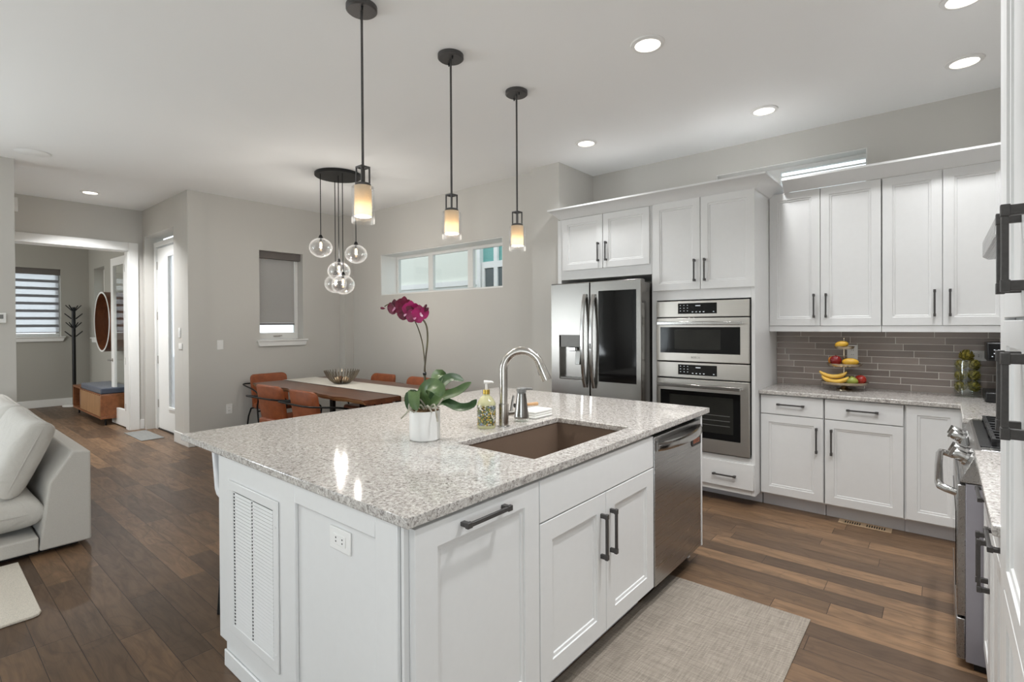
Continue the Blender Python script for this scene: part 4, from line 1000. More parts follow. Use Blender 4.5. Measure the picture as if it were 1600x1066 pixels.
# ------------------------------------------------------------------ things on the island
ZC = 0.9145
ER = Vector((0.7664, 0.6423, 0)); FH = Vector((-0.6423, 0.7664, 0))
fx, fy = -1.722, 1.985
ft = thing('faucet', 'tall brushed gooseneck faucet behind the sink', 'faucet', (fx, fy, ZC))
MB().lathe([(0, 0), (0.030, 0), (0.030, 0.004), (0.026, 0.006), (0, 0.006)], (fx, fy, ZC), 28).build('base_ring', 'chrome', ft)
MB().lathe([(0, 0.0062), (0.0255, 0.0062), (0.0255, 0.115), (0.0245, 0.1155), (0, 0.116)], (fx, fy, ZC), 28).build('column', 'nickel', ft)
D = Vector((0.72, 0.70, 0)).normalized(); D = Vector((0.86, 0.51, 0)).normalized()
r = 0.096; top = 0.290; pts = [Vector((fx, fy, ZC+0.1165)), Vector((fx, fy, ZC+0.2))]
for i in range(17):
    a = PI-(PI*0.90)*i/16
    pts.append(Vector((fx, fy, ZC+top))+D*(r+r*math.cos(a))+Vector((0, 0, r*math.sin(a))))
MB().tube(pts, 0.0205, 20).build('gooseneck', 'nickel', ft)
e = pts[-1]; dr_ = (pts[-1]-pts[-2]).normalized()
MB().tube([e+dr_*0.0015, e+dr_*0.02, e+dr_*0.075, e+dr_*0.088], [0.0208, 0.0225, 0.0255, 0.0245], 20).build('spray_head', 'nickel', ft)
MB().tube([e+dr_*0.035-Vector((D.x, D.y, 0))*0.019, e+dr_*0.062-Vector((D.x, D.y, 0))*0.022], 0.007, 10).build('spray_button', 'blackplastic', ft)
hv = MB(); p0 = Vector((fx, fy, ZC+0.062)); S_ = (ER*0.75+FH*0.66).normalized()
hv.tube([p0+S_*0.024, p0+S_*0.062], 0.0155, 16); hv.build('handle_hub', 'nickel', ft)
hv = MB(); hv.tube([p0+S_*0.052+Vector((0, 0, 0.012)), p0+S_*0.058+Vector((0, 0, 0.05)), p0+S_*0.068+Vector((0, 0, 0.088))], [0.008, 0.0065, 0.0055], 10); hv.build('lever', 'chrome', ft)

bx, by = -1.768, 1.905
sb = thing('soap_bottle', 'soap bottle with colourful floral label and white pump left of the faucet', 'bottle', (bx, by, ZC))
MB().lathe([(0, 0), (0.044, 0), (0.0465, 0.006), (0.0465, 0.122), (0.043, 0.131), (0.030, 0.152), (0.017, 0.163), (0.016, 0.170), (0, 0.170)], (bx, by, ZC), 36).build('bottle', 'palegreen', sb)
MB().lathe([(0.0468, 0.016), (0.0472, 0.016), (0.0472, 0.116), (0.0468, 0.116)], (bx, by, ZC), 36, closed=True).build('label', 'floral', sb)
MB().lathe([(0, 0.1702), (0.0175, 0.1702), (0.0175, 0.192), (0, 0.192)], (bx, by, ZC), 24).build('collar', 'gold', sb)
pm = MB(); pm.tube([(bx, by, ZC+0.1922), (bx, by, ZC+0.228)], 0.006, 12)
q = Vector((bx, by, ZC+0.230)); pm.tube([q-ER*0.012, q+ER*0.004, q+ER*0.03, q+ER*0.036-Vector((0, 0, 0.004))], [0.009, 0.0085, 0.005, 0.004], 10)
pm.build('pump', 'whiteplastic', sb)

dx, dy = -1.738, 2.150
sd = thing('soap_dispenser', 'tapered stainless soap dispenser with grey pump right of the faucet', 'dispenser', (dx, dy, ZC))
MB().lathe([(0, 0), (0.036, 0), (0.038, 0.006), (0.037, 0.014), (0, 0.014)], (dx, dy, ZC), 32).build('clear_foot', 'jar', sd)
MB().lathe([(0, 0.0145), (0.038, 0.0145), (0.040, 0.018), (0.040, 0.028), (0.0235, 0.150), (0, 0.150)], (dx, dy, ZC), 36).build('body', 'steel', sd)
pm = MB(); pm.lathe([(0, 0.1505), (0.0235, 0.1505), (0.0235, 0.157), (0.026, 0.159), (0.026, 0.176), (0.020, 0.182), (0, 0.182)], (dx, dy, ZC), 28)
q = Vector((dx, dy, ZC+0.174)); pm.tube([q+ER*0.02, q+ER*0.05, q+ER*0.06-Vector((0, 0, 0.003))], [0.008, 0.006, 0.004], 10); pm.build('pump', 'greyplastic', sd)

nx_, ny_ = -1.772, 2.315
nk = thing('folded_towels', 'stack of folded white cloths beside the soap dispenser', 'cloths', (nx_, ny_, ZC), math.radians(0))
for i, (hx_, hy_) in enumerate(((0.062, 0.085), (0.060, 0.083), (0.061, 0.082))):
    z = ZC+0.0005+i*0.0135
    MB().box(nx_-hx_, nx_+hx_, ny_-hy_, ny_+hy_, z, z+0.013).build('folded_cloth', 'towel', nk, 0.005, seg=3)
br = thing('dish_brush', 'wooden handled brush resting on the folded white cloths', 'brush', (nx_, ny_, ZC+0.05))
b0 = Vector((nx_-0.095, ny_-0.035, ZC+0.0565)); b1 = Vector((nx_-0.045, ny_+0.085, ZC+0.0560))
dv = (b1-b0).normalized()
MB().tube([b0, b0+dv*0.03, b0+dv*0.07, b1-dv*0.005, b1], [0.006, 0.010, 0.0085, 0.0105, 0.008], 14).build('handle', 'brushwood', br)
MB().tube([b0-dv*0.025, b0-dv*0.0005], [0.0125, 0.0055], 12).build('ferrule', 'black', br)

# orchid
ox, oy = -1.813, 1.540
oc_ = Vector((ox, oy, ZC))
orch = thing('potted_orchid', 'magenta orchid with arching flower stem in a white cylinder pot', 'plant', (ox, oy, ZC))
MB().lathe([(0, 0), (0.066, 0), (0.0705, 0.005), (0.0705, 0.132), (0.0695, 0.133), (0.0665, 0.132), (0.0665, 0.10), (0, 0.098)], (ox, oy, ZC), 44).build('pot', 'ceramic', orch)
bk_ = MB(); random.seed(5)
bk_.lathe([(0, 0.0985), (0.0655, 0.102), (0.060, 0.118), (0.03, 0.132), (0, 0.136)], (ox, oy, ZC), 24)
for i in range(34):
    a = random.uniform(0, 2*PI); rr = 0.058*math.sqrt(random.random())
    M = Matrix.Rotation(random.uniform(0, 6), 3, 'Z') @ Matrix.Rotation(random.uniform(-0.7, 0.7), 3, 'X')
    bk_.ell((ox+rr*math.cos(a), oy+rr*math.sin(a), ZC+0.128+0.012*(1-rr/0.06)), (random.uniform(0.008, 0.016), random.uniform(0.004, 0.008), 0.004), 8, 5, M)
bk_.build('bark_mix', 'bark', orch)
def P3(u, v, d=0): return oc_+ER*u+FH*d+Vector((0, 0, v))
def spline(pts, n=14):
    P = [Vector(p) for p in pts]; out = []
    for i in range(len(P)-1):
        p0 = P[max(i-1, 0)]; p1 = P[i]; p2 = P[i+1]; p3 = P[min(i+2, len(P)-1)]
        m = max(2, n//(len(P)-1))
        for k in range(m):
            t_ = k/m
            out.append(0.5*((2*p1)+(-p0+p2)*t_+(2*p0-5*p1+4*p2-p3)*t_*t_+(-p0+3*p1-3*p2+p3)*t_**3))
    out.append(P[-1]); return out
for pts in (
    [(0.0, 0.13, 0), (-0.03, 0.165, -0.03), (-0.065, 0.135, -0.06), (-0.095, 0.105, -0.065)],
    [(0.01, 0.14, 0), (-0.02, 0.19, -0.04), (-0.055, 0.175, -0.05), (-0.06, 0.145, -0.055), (-0.03, 0.130, -0.055)],
    [(0.02, 0.14, -0.01), (0.05, 0.165, -0.05), (0.062, 0.13, -0.07), (0.068, 0.092, -0.074)],
    [(0.0, 0.15, -0.01), (0.03, 0.15, -0.04), (0.055, 0.148, -0.04), (0.088, 0.19, -0.04)],
    [(-0.01, 0.14, 0), (-0.045, 0.16, 0.0), (-0.075, 0.135, 0.01), (-0.09, 0.11, 0.01)],
    [(0.0, 0.14, -0.02), (-0.012, 0.165, -0.055), (-0.03, 0.135, -0.06), (-0.05, 0.128, -0.045)],
    [(0.01, 0.14, -0.02), (0.022, 0.16, -0.055), (0.04, 0.135, -0.06), (0.03, 0.130, -0.03)],
    [(-0.02, 0.135, 0.02), (0.0, 0.16, 0.04), (0.03, 0.15, 0.05), (0.06, 0.135, 0.04)]):
    MB().tube(spline([P3(*p) for p in pts], 16), 0.0038, 7).build('root', 'root', orch)
def leaf(pts, wid, m, nrm=None):
    P = spline([P3(*p) for p in pts], 16); n = len(P); mb = MB(); R = []
    for i, p in enumerate(P):
        d = (P[min(i+1, n-1)]-P[max(i-1, 0)]).normalized(); f = i/(n-1)
        wv = wid*(0.32+0.68*math.sin(PI*min(1, f*0.78+0.12)))*(1 if f < 0.85 else max(0.05, (1-f)/0.15)**0.6)
        side = d.cross(nrm if nrm else Vector((0, 0, 1))); 
        if side.length < 0.1: side = d.cross(FH)
        side.normalize(); up = side.cross(d).normalized()
        cup = wv*0.28; th = 0.0012
        R.append([p-side*wv+up*cup, p-side*wv*0.5+up*cup*0.3, p, p+side*wv*0.5+up*cup*0.3, p+side*wv+up*cup,
                  p+side*wv+up*(cup-th), p+side*wv*0.5+up*(cup*0.3-th), p-up*th*1.6, p-side*wv*0.5+up*(cup*0.3-th), p-side*wv+up*(cup-th)])
    mb.loft(R); return mb.build('leaf', m, orch, smooth=60)
leaf([(0.005, 0.15, -0.01), (0.0, 0.20, -0.02), (0.03, 0.248, -0.05), (0.075, 0.238, -0.09), (0.085, 0.205, -0.10)], 0.036, 'leaf', (FH*-0.75+Vector((0, 0, 0.6))))
leaf([(0.0, 0.15, -0.01), (-0.03, 0.20, -0.04), (-0.035, 0.225, -0.06), (-0.03, 0.18, -0.085), (-0.018, 0.145, -0.09)], 0.027, 'leaf', (FH*-1.0+Vector((0, 0, 0.2))))
leaf([(0.0, 0.145, 0.0), (-0.04, 0.185, 0.02), (-0.066, 0.19, 0.03), (-0.066, 0.15, 0.03), (-0.045, 0.115, 0.025)], 0.03, 'leafdark', (FH*-1.0+Vector((0, 0, 0.2))))
leaf([(0.02, 0.15, 0.0), (0.08, 0.19, 0.0), (0.15, 0.215, -0.01), (0.215, 0.26, -0.02)], 0.026, 'leaf', (FH*-0.7+Vector((0, 0, 0.7))))
leaf([(0.02, 0.145, 0.0), (0.09, 0.17, -0.02), (0.16, 0.145, -0.03), (0.215, 0.155, -0.04), (0.240, 0.185, -0.04)], 0.026, 'leafdark', (FH*-0.55+Vector((0, 0, 0.8))))
leaf([(0.02, 0.15, 0.02), (0.06, 0.23, 0.05), (0.11, 0.27, 0.08), (0.17, 0.255, 0.10)], 0.028, 'leafdark', (FH*-0.6+Vector((0, 0, 0.7))))
leaf([(0.01, 0.15, 0.02), (0.04, 0.24, 0.06), (0.05, 0.285, 0.11), (0.08, 0.25, 0.15)], 0.028, 'leaf', (FH*-0.9+Vector((0, 0, 0.4))))
stA = spline([P3(0.0, 0.15, 0), P3(0.001, 0.235, 0), P3(-0.001, 0.30, 0), P3(0.006, 0.37, -0.005), P3(0.016, 0.45, -0.01), P3(0.012, 0.515, -0.01), P3(-0.008, 0.55, -0.01), P3(-0.03, 0.568, -0.01)], 30)
stB = spline([P3(0.004, 0.24, 0.006), P3(0.001, 0.33, 0.006), P3(-0.008, 0.43, 0.004), P3(-0.026, 0.50, 0.0), P3(-0.05, 0.552, -0.004), P3(-0.09, 0.60, -0.008), P3(-0.15, 0.617, -0.01), P3(-0.178, 0.606, -0.01)], 30)
MB().tube(stA, 0.0042, 9).build('stem', 'stem', orch); MB().tube(stB, 0.0026, 8).build('stem', 'stem', orch)
cl = MB(); cl.tube([P3(-0.006, 0.298, -0.004), P3(0.008, 0.300, -0.004)], 0.008, 10); cl.build('stem_clip', 'black', orch)
def petal_mb(c, right, upv, nrm, L, W, bend):
    mb = MB(); R = []; n = 8
    for i in range(n+1):
        f = i/n; wv = max(W*math.sin(PI*min(f*0.92+0.06, 1))**0.7, 0.0006); p = c+upv*L*f+nrm*(bend*L*f*f)
        rr = []
        for k in (-1, -0.5, 0, 0.5, 1): rr.append(p+right*wv*k+nrm*(0.10*W*(k*k)))
        for k in (1, 0.5, 0, -0.5, -1): rr.append(p+right*wv*k+nrm*(0.10*W*(k*k)-0.0008))
        R.append(rr)
    return mb.loft(R)
def flower(u, v, d, size, yaw, roll, m):
    c = P3(u, v, d); n = (FH*-math.cos(yaw)+ER*math.sin(yaw)).normalized(); n = (n+Vector((0, 0, -0.12))).normalized()
    right = n.cross(Vector((0, 0, 1))).normalized()*-1; upv = right.cross(n).normalized()
    if upv.z < 0: upv = -upv
    cr_, sr_ = math.cos(roll), math.sin(roll); right, upv = right*cr_+upv*sr_, upv*cr_-right*sr_
    fl = MB().ell(c, (0.006, 0.006, 0.006), 10, 6).build('flower', 'lip', orch)
    for ang, L, W, off in ((90, 1.0, 0.42, -0.002), (-40, 0.95, 0.40, -0.002), (220, 0.95, 0.40, -0.002), (8, 1.05, 0.66, 0.002), (172, 1.05, 0.66, 0.002)):
        a = math.radians(ang); dirv = right*math.cos(a)+upv*math.sin(a); per = right*-math.sin(a)+upv*math.cos(a)
        petal_mb(c+n*off, per, dirv, n, size*L, size*W, -0.12).build('petal', m, fl, smooth=60)
    petal_mb(c+n*0.005, right, (upv*-0.7+n*0.7).normalized(), n, size*0.45, size*0.16, 0.3).build('lip', 'lip', fl, smooth=60)
flower(-0.128, 0.598, -0.02, 0.040, -0.35, 0.1, 'petaldark')
flower(-0.090, 0.610, -0.012, 0.042, 0.7, -0.1, 'petaldark')
flower(-0.078, 0.575, -0.025, 0.042, -0.2, 0.2, 'petaldark')
flower(-0.056, 0.592, -0.02, 0.040, 0.5, 0.0, 'petal')
flower(-0.036, 0.560, -0.03, 0.042, 0.1, -0.1, 'petal')
flower(-0.012, 0.572, -0.028, 0.040, 0.5, 0.15, 'petal')
for (u, v, a, b_) in ((0.008, 0.603, 0.010, 0.016), (0.016, 0.592, 0.012, 0.010), (-0.186, 0.598, -0.012, 0.002)):
    q = P3(u, v, -0.02); MB().tube([q-ER*a-Vector((0, 0, b_)), q-ER*a*0.3-Vector((0, 0, b_*0.3)), q+ER*a*0.4+Vector((0, 0, b_*0.4)), q+ER*a*0.7+Vector((0, 0, b_*0.7))], [0.002, 0.0058, 0.006, 0.002], 10).build('bud', 'petaldark', orch)

# ------------------------------------------------------------------ things on the tiled-wall counter
sx, sy = -0.583, 4.70
fs = thing('tiered_stand', 'three-tier silver stand holding fruit against the tiled wall', 'stand', (sx, sy, ZC))
MB().lathe([(0, 0), (0.055, 0), (0.055, 0.004), (0.03, 0.012), (0.016, 0.03), (0.012, 0.045), (0, 0.045)], (sx, sy, ZC), 32).build('foot', 'standmetal', fs)
for r, z in ((0.155, 0.0455), (0.118, 0.185), (0.066, 0.318)):
    MB().lathe([(0, z), (r*0.92, z), (r, z+0.012), (r+0.003, z+0.020), (r*0.985, z+0.020), (r*0.91, z+0.004), (0, z+0.004)], (sx, sy, ZC), 44).build('tray', 'standmetal', fs)
for z0, z1 in ((0.0498, 0.1848), (0.1898, 0.3178)): MB().lathe([(0.006, z0), (0.0045, z0+0.03), (0.0075, (z0+z1)/2), (0.0045, z1-0.03), (0.006, z1)], (sx, sy, ZC), 14).build('spindle', 'standmetal', fs)
fn = MB(); fn.lathe([(0.004, 0.3225), (0.003, 0.39), (0.006, 0.394), (0.006, 0.40), (0.0, 0.404)], (sx, sy, ZC), 12); fn.build('finial', 'standmetal', fs)
def fruit(name, label, cat, c, rad, m, tilt=None, power=1.0, stemtop=True, shape=None):
    mb = MB()
    if shape: mb.lathe(shape, c, 24)
    else: mb.ell(c, rad, 22, 14, tilt, power)
    o = thing(name, label, cat, (c[0], c[1], c[2]-rad[2]), 0, 'fruit on the tiered stand')
    mb.build('skin', m, o)
    if stemtop:
        q = Vector(c)+((tilt or Matrix.Identity(3)) @ Vector((0, 0, rad[2]*0.96))); d_ = (tilt or Matrix.Identity(3)) @ Vector((0, 0, 1))
        MB().tube([q, q+d_*0.010], [0.003, 0.002], 8).build('stalk', 'bananatip', o)
    return o
T1, T2, T3 = ZC+0.0500, ZC+0.1895, ZC+0.3225
RX = lambda a: Matrix.Rotation(a, 3, 'Y'); RZ = lambda a: Matrix.Rotation(a, 3, 'Z')
fruit('mango', 'yellow-green mango alone on the small top tray of the fruit stand', 'fruit', (sx-0.012, sy-0.036, T3+0.029), (0.046, 0.030, 0.028), 'mango', RX(-0.15), stemtop=False)
fruit('mango', 'dark red mango on the left of the middle tray of the fruit stand', 'fruit', (sx-0.050, sy-0.045, T2+0.039), (0.040, 0.036, 0.038), 'redmango')
fruit('mango', 'yellow mango lying on the right of the middle tray of the fruit stand', 'fruit', (sx+0.045, sy-0.045, T2+0.030), (0.055, 0.034, 0.029), 'mango', RZ(0.1), stemtop=False)
fruit('orange', 'orange half hidden behind the red mango on the middle tray', 'fruit', (sx-0.078, sy+0.025, T2+0.034), (0.034, 0.034, 0.033), 'orange', stemtop=False)
def banana(label, off, lift, rz):
    t = thing('banana', label, 'fruit', (sx+off[0], sy+off[1], T1+lift), 0, 'fruit on the tiered stand')
    lift += 0.004
    P = []; n = 16
    for i in range(n+1):
        a = math.radians(-62+124*i/n); P.append(Vector((sx+off[0]+0.100*math.sin(a), sy+off[1]+rz*0.10*math.sin(a), T1+lift+0.0160+0.085*(1-math.cos(a))*0.85)))
    rr = [0.0155*min(1, 0.35+3.2*min(i/n, 1-i/n)) for i in range(n+1)]
    MB().tube(P, rr, 9).build('peel', 'banana', t)
    MB().tube([P[-1]+(P[-1]-P[-2])*0.02, P[-1]+(P[-1]-P[-2])*1.1], [0.0055, 0.0045], 8).build('tip', 'bananatip', t)
banana('lowest banana at the front of the bottom tray', (-0.045, -0.110), 0.0, 0.0)
banana('banana second from the front on the bottom tray', (-0.050, -0.076), 0.0, 0.03)
banana('banana lying on top of the other two on the bottom tray', (-0.062, -0.088), 0.036, 0.10)
fruit('pear', 'green pear lying on the bottom tray of the fruit stand', 'fruit', (sx+0.056, sy-0.085, T1+0.032), (0.046, 0.033, 0.031), 'pear', RX(0.25))
fruit('apple', 'red apple on the right end of the bottom tray', 'fruit', (sx+0.108, sy-0.020, T1+0.036), (0.038, 0.038, 0.035), 'apple', None, 0.9)

jx, jy = 0.133, 4.785
jr = thing('glass_jar', 'tall clear glass cylinder filled with dried artichokes', 'jar', (jx, jy, ZC))
MB().lathe([(0, 0.010), (0.045, 0.010), (0.052, 0), (0.056, 0), (0.0725, 0.018), (0.0725, 0.255), (0.0695, 0.255), (0.0695, 0.030), (0, 0.026)], (jx, jy, ZC), 40).build('cylinder', 'jar', jr)
def artichoke(label, c, s, ax, ay):
    M = Matrix.Rotation(ax, 3, 'X') @ Matrix.Rotation(ay, 3, 'Y')
    t = thing('artichoke', label, 'artichoke', c, 0, 'dried artichokes in the glass jar')
    mb = MB().ell(c, (s*0.72, s*0.72, s*0.8), 12, 8, M); core = mb.build('heart', 'artichoke', t)
    mb = MB(); C0 = Vector(c)
    for k in range(5):
        th = 0.45+0.42*k; n = 5+k*2
        for j in range(n):
            ph = 2*PI*(j+0.5*(k % 2))/n
            d_ = Vector((math.sin(th)*math.cos(ph), math.sin(th)*math.sin(ph), math.cos(th))); tn = Vector((math.cos(th)*math.cos(ph), math.cos(th)*math.sin(ph), -math.sin(th))); sd_ = d_.cross(tn)
            b0 = d_*s*0.66+tn*s*0.25; tip = d_*s*1.13-tn*s*0.36
            w_ = s*0.27
            ring = [[b0-sd_*w_*0.6, b0+sd_*w_*0.6, b0+sd_*w_*0.6+d_*s*0.05, b0-sd_*w_*0.6+d_*s*0.05],
                    [(b0+tip)*0.5-sd_*w_+d_*s*0.06, (b0+tip)*0.5+sd_*w_+d_*s*0.06, (b0+tip)*0.5+sd_*w_+d_*s*0.12, (b0+tip)*0.5-sd_*w_+d_*s*0.12],
                    [tip-sd_*w_*0.12, tip+sd_*w_*0.12, tip+sd_*w_*0.12+d_*s*0.03, tip-sd_*w_*0.12+d_*s*0.03]]
            mb.loft([[C0+M @ q for q in rg_] for rg_ in ring])
    mb.build('bracts', 'artichoke', t); return t
artichoke('green artichoke at the bottom left of the glass jar', (jx-0.031, jy-0.012, ZC+0.070), 0.035, 0.5, -0.6)
artichoke('green artichoke at the bottom right of the glass jar', (jx+0.031, jy-0.014, ZC+0.074), 0.035, 0.6, 0.5)
artichoke('yellow-green artichoke halfway up on the left in the glass jar', (jx-0.029, jy-0.014, ZC+0.145), 0.036, 0.3, -0.9)
artichoke('yellow-green artichoke halfway up on the right in the glass jar', (jx+0.029, jy-0.016, ZC+0.149), 0.036, 0.4, 0.8)
artichoke('artichoke wedged in the mouth at the left of the glass jar', (jx-0.028, jy-0.01, ZC+0.218), 0.036, 0.3, -0.5)
artichoke('artichoke wedged in the mouth at the right of the glass jar', (jx+0.030, jy-0.01, ZC+0.221), 0.036, 0.3, 0.5)
artichoke('brown-green artichoke heaped on top above the rim of the glass jar', (jx-0.004, jy-0.012, ZC+0.284), 0.038, 0.3, 0.1)

cf = thing('coffee_machine', 'black coffee machine in the right corner partly hidden by the tall cabinet', 'coffee machine', (0.31, 4.62, ZC))
MB().box(0.212, 0.42, 4.50, 4.80, ZC, ZC+0.065).build('base', 'blackplastic', cf, 0.008)
MB().box(0.285, 0.42, 4.62, 4.80, ZC+0.0655, ZC+0.2645).build('column', 'blackplastic', cf, 0.006)
hdp = MB().box(0.222, 0.42, 4.55, 4.80, ZC+0.265, ZC+0.385).build('head', 'blackplastic', cf, 0.008)
MB().box(0.232, 0.41, 4.5475, 4.5498, ZC+0.275, ZC+0.375).build('touch_panel', 'blackglass', hdp)
for a, b in ((0.255, 0.335), (0.275, 0.335), (0.255, 0.312), (0.275, 0.312), (0.245, 0.292), (0.262, 0.292), (0.280, 0.292), (0.297, 0.292)):
    MB().box(a, a+0.007, 4.5466, 4.5474, ZC+b, ZC+b+0.006).build('icon', 'icon', hdp)

# floor register and kitchen mat
fr_ = thing('floor_register', 'tan floor register in the planks at the foot of the base cabinets', 'vent', (-0.41, 4.375, 0))
fm = MB(); x0, x1, y0, y1 = -0.575, -0.265, 4.315, 4.41
fm.framed(x0, x1, y0, y1, x0+0.03, x1-0.03, y0+0.018, y1-0.018, 0.0005, 0.005)
for i in range(18):
    q = x0+0.034+i*(0.242/17); 
    if i != 8: fm.box(q-0.0035, q+0.0035, y0+0.0185, y1-0.0185, 0.001, 0.0045)
    else: fm.box(q-0.012, q+0.012, y0+0.0185, y1-0.0185, 0.001, 0.0045)
fm.build('grille', 'registerwood', fr_, 0.0008)
MB().box(x0+0.03, x1-0.03, y0+0.018, y1-0.018, 0.0004, 0.0009).build('slot_backing', 'screwhole', fr_)
km = MB().box(-1.19, -0.486, 0.75, 2.808, 0.0006, 0.006)
tag(km.build('kitchen_mat', 'matfab', None, 0.002), 'taupe woven mat on the floor along the sink side of the island', 'mat')

# ================================================================== DINING
TZ = 0.76
tb = thing('dining_table', 'walnut live-edge dining table with black legs', 'table', (-5.1, 3.2, 0))
random.seed(3)
top = []; N_ = 40
ed = lambda i, ph: 0.016*math.sin(i*0.55+ph)+0.010*math.sin(i*1.3+2*ph)
near = [(-6.25+2.29*i/N_, 2.662+ed(i, 0.6)) for i in range(N_+1)]; far = [(-6.25+2.29*i/N_, 3.74+ed(i, 2.2)) for i in range(N_+1)]
poly = near+far[::-1]
low = [(x, y+(0.028 if j <= N_ else -0.028)) for j, (x, y) in enumerate(poly)]
mb = MB(); mb.loft([[(x, y, TZ-0.045) for x, y in low], [(x, y, TZ-0.012) for x, y in poly], [(x, y, TZ) for x, y in poly]]); tt = mb.build('tabletop', 'walnut', tb, smooth=40)
mb = MB()
R = []
for (x, y), (x2, y2) in zip(near, low[:N_+1]): R.append([(x, y-0.0006, TZ-0.0125), (x2, y2-0.0012, TZ-0.0445), (x2, y2-0.004, TZ-0.0445), (x, y-0.005, TZ-0.013)])
mb.loft(R); mb.build('live_edge', 'barkedge', tb)
for x in (-5.75, -4.45):
    lg = MB(); 
    for y in (2.98, 3.42): lg.box(x-0.035, x+0.035, y-0.02, y+0.02, 0.001, TZ-0.052)
    lg.box(x-0.035, x+0.035, 2.85, 3.55, TZ-0.0515, TZ-0.0455); lg.box(x-0.035, x+0.035, 2.90, 3.50, 0.001, 0.035)
    lg.build('leg', 'black', tb, 0.002)
MB().box(-5.71, -4.49, 3.17, 3.23, 0.22, 0.28).build('stretcher', 'walnut', tb, 0.003)
rn = MB(); y0, y1 = 3.06, 3.48
R = []
for (x, z) in ((-6.275, TZ-0.10), (-6.275, TZ-0.01), (-6.262, TZ+0.004), (-6.2, TZ+0.0045), (-4.1, TZ+0.0045), (-3.955, TZ+0.004), (-3.942, TZ-0.01), (-3.940, TZ-0.17)):
    dxn = 0.004 if abs(z-TZ-0.0045) > 0.003 else 0; dzn = 0.0035
    R.append([(x, y0, z), (x, y1, z), (x-(math.copysign(0.0035, -(x+5.1)) if z < TZ else 0)*-1*-1, y1, z-(0 if z < TZ else 0.0035)), (x-(math.copysign(0.0035, -(x+5.1)) if z < TZ else 0)*-1*-1, y0, z-(0 if z < TZ else 0.0035))])
rn.loft(R); rr_ = rn.build('table_runner', 'runner'); tag(rr_, 'ivory woven runner with tasselled edges along the dining table', 'runner')
fg = MB(); random.seed(8)
for i in range(90):
    x = -6.22+2.24*i/89
    fg.tube([(x, y0+0.001, TZ+0.004), (x+random.uniform(-0.006, 0.006), y0-0.018, TZ+0.0035)], 0.0022, 5)
fo = fg.build('tassels', 'valance', rr_); fo['kind'] = 'stuff'

bwx, bwy = -5.30, 3.27
bw = thing('wire_bowl', 'round pewter wire bowl on the table runner', 'bowl', (bwx, bwy, TZ+0.005))
wb = MB()
for k in range(34):
    a = 2*PI*k/34; P = [Vector((bwx+r*math.cos(a), bwy+r*math.sin(a), TZ+0.0085+z)) for r, z in ((0.05, 0.0), (0.09, 0.010), (0.132, 0.042), (0.168, 0.092), (0.195, 0.150))]
    wb.tube(P, 0.0052, 6)
wb.build('ribs', 'wirebowl', bw)
MB().lathe([(0, 0.0), (0.055, 0.0), (0.055, 0.004), (0, 0.004)], (bwx, bwy, TZ+0.0050), 28).build('base', 'wirebowl', bw)
for (a, b, m, lb) in ((0.0, -0.058, 'ball', 'pale decor ball at the front of the wire bowl'), (0.055, 0.015, 'ball', 'pale decor ball at the right of the wire bowl'), (-0.055, 0.02, 'balldark', 'dark brown decor ball at the left of the wire bowl')):
    tag(MB().ell((bwx+a, bwy+b, TZ+0.052), (0.036, 0.036, 0.036), 18, 12).build('decor_ball', m), lb, 'ball', 'decor balls in the wire bowl')

def make_chair(label):
    t = thing('dining_chair', label, 'chair', (0, 0, 0), 0, 'cognac leather dining chairs')
    def rr(w, h, r, c=6):
        out = []
        for (cx, cy, a0) in ((w-r, h-r, 0), (-w+r, h-r, 90), (-w+r, -h+r, 180), (w-r, -h+r, 270)):
            for i in range(c+1): a = math.radians(a0+90*i/c); out.append((cx+r*math.cos(a), cy+r*math.sin(a)))
        return out
    pl = rr(0.225, 0.24, 0.07)
    mb = MB(); mb.loft([[(x*s_, y*s_+0.02, z) for x, y in pl] for s_, z in ((0.93, 0.405), (1.0, 0.418), (1.0, 0.452), (0.96, 0.466), (0.85, 0.470))]); mb.build('seat', 'leather', t, smooth=50)
    # curved shell back leaning backwards
    pl = rr(0.232, 0.215, 0.055)
    def bp(x, y, w): return (x*(1-0.05*(0.215-y)), -0.185-0.16*(y+0.215)+0.10*(x/0.232)**2*0.6+w, 0.605+y)
    mb = MB(); mb.loft([[bp(x*s_, y*s_, w) for x, y in pl] for s_, w in ((0.92, -0.030), (0.985, -0.024), (1.0, -0.012), (1.0, 0.008), (0.97, 0.020), (0.88, 0.026))]); mb.build('backrest', 'leather', t, smooth=50)
    fr = MB()
    for s_ in (-1, 1):
        fr.tube(spline([(0, -0.315, 0.70), (s_*0.2, -0.315, 0.70), (s_*0.262, -0.305, 0.70), (s_*0.282, -0.25, 0.69), (s_*0.285, 0.0, 0.655), (s_*0.285, 0.12, 0.62), (s_*0.285, 0.15, 0.56), (s_*0.285, 0.12, 0.46)], 36), 0.009, 8)
    fr.tube([(-0.285, 0.12, 0.398), (0.285, 0.12, 0.398)], 0.009, 8); fr.tube([(-0.22, -0.20, 0.398), (0.22, -0.20, 0.398)], 0.009, 8)
    fr.build('arm_frame', 'black', t)
    for s_ in (-1, 1):
        MB().tube([(s_*0.285, 0.12, 0.4595), (s_*0.275, 0.12, 0.30), (s_*0.265, 0.17, 0.002)], 0.010, 8).build('leg', 'black', t)
        MB().tube([(s_*0.22, -0.20, 0.40), (s_*0.24, -0.23, 0.30), (s_*0.25, -0.30, 0.002)], 0.010, 8).build('leg', 'black', t)
    return t
c0 = make_chair('cognac leather chair at the near side of the dining table, further left')
c0.location = (-5.36, 2.66, 0); c0.rotation_euler = (0, 0, 0.05)
dup(c0, (-4.66, 2.66, 0), 0.0, 'cognac leather chair at the near side of the dining table, closest to the island')
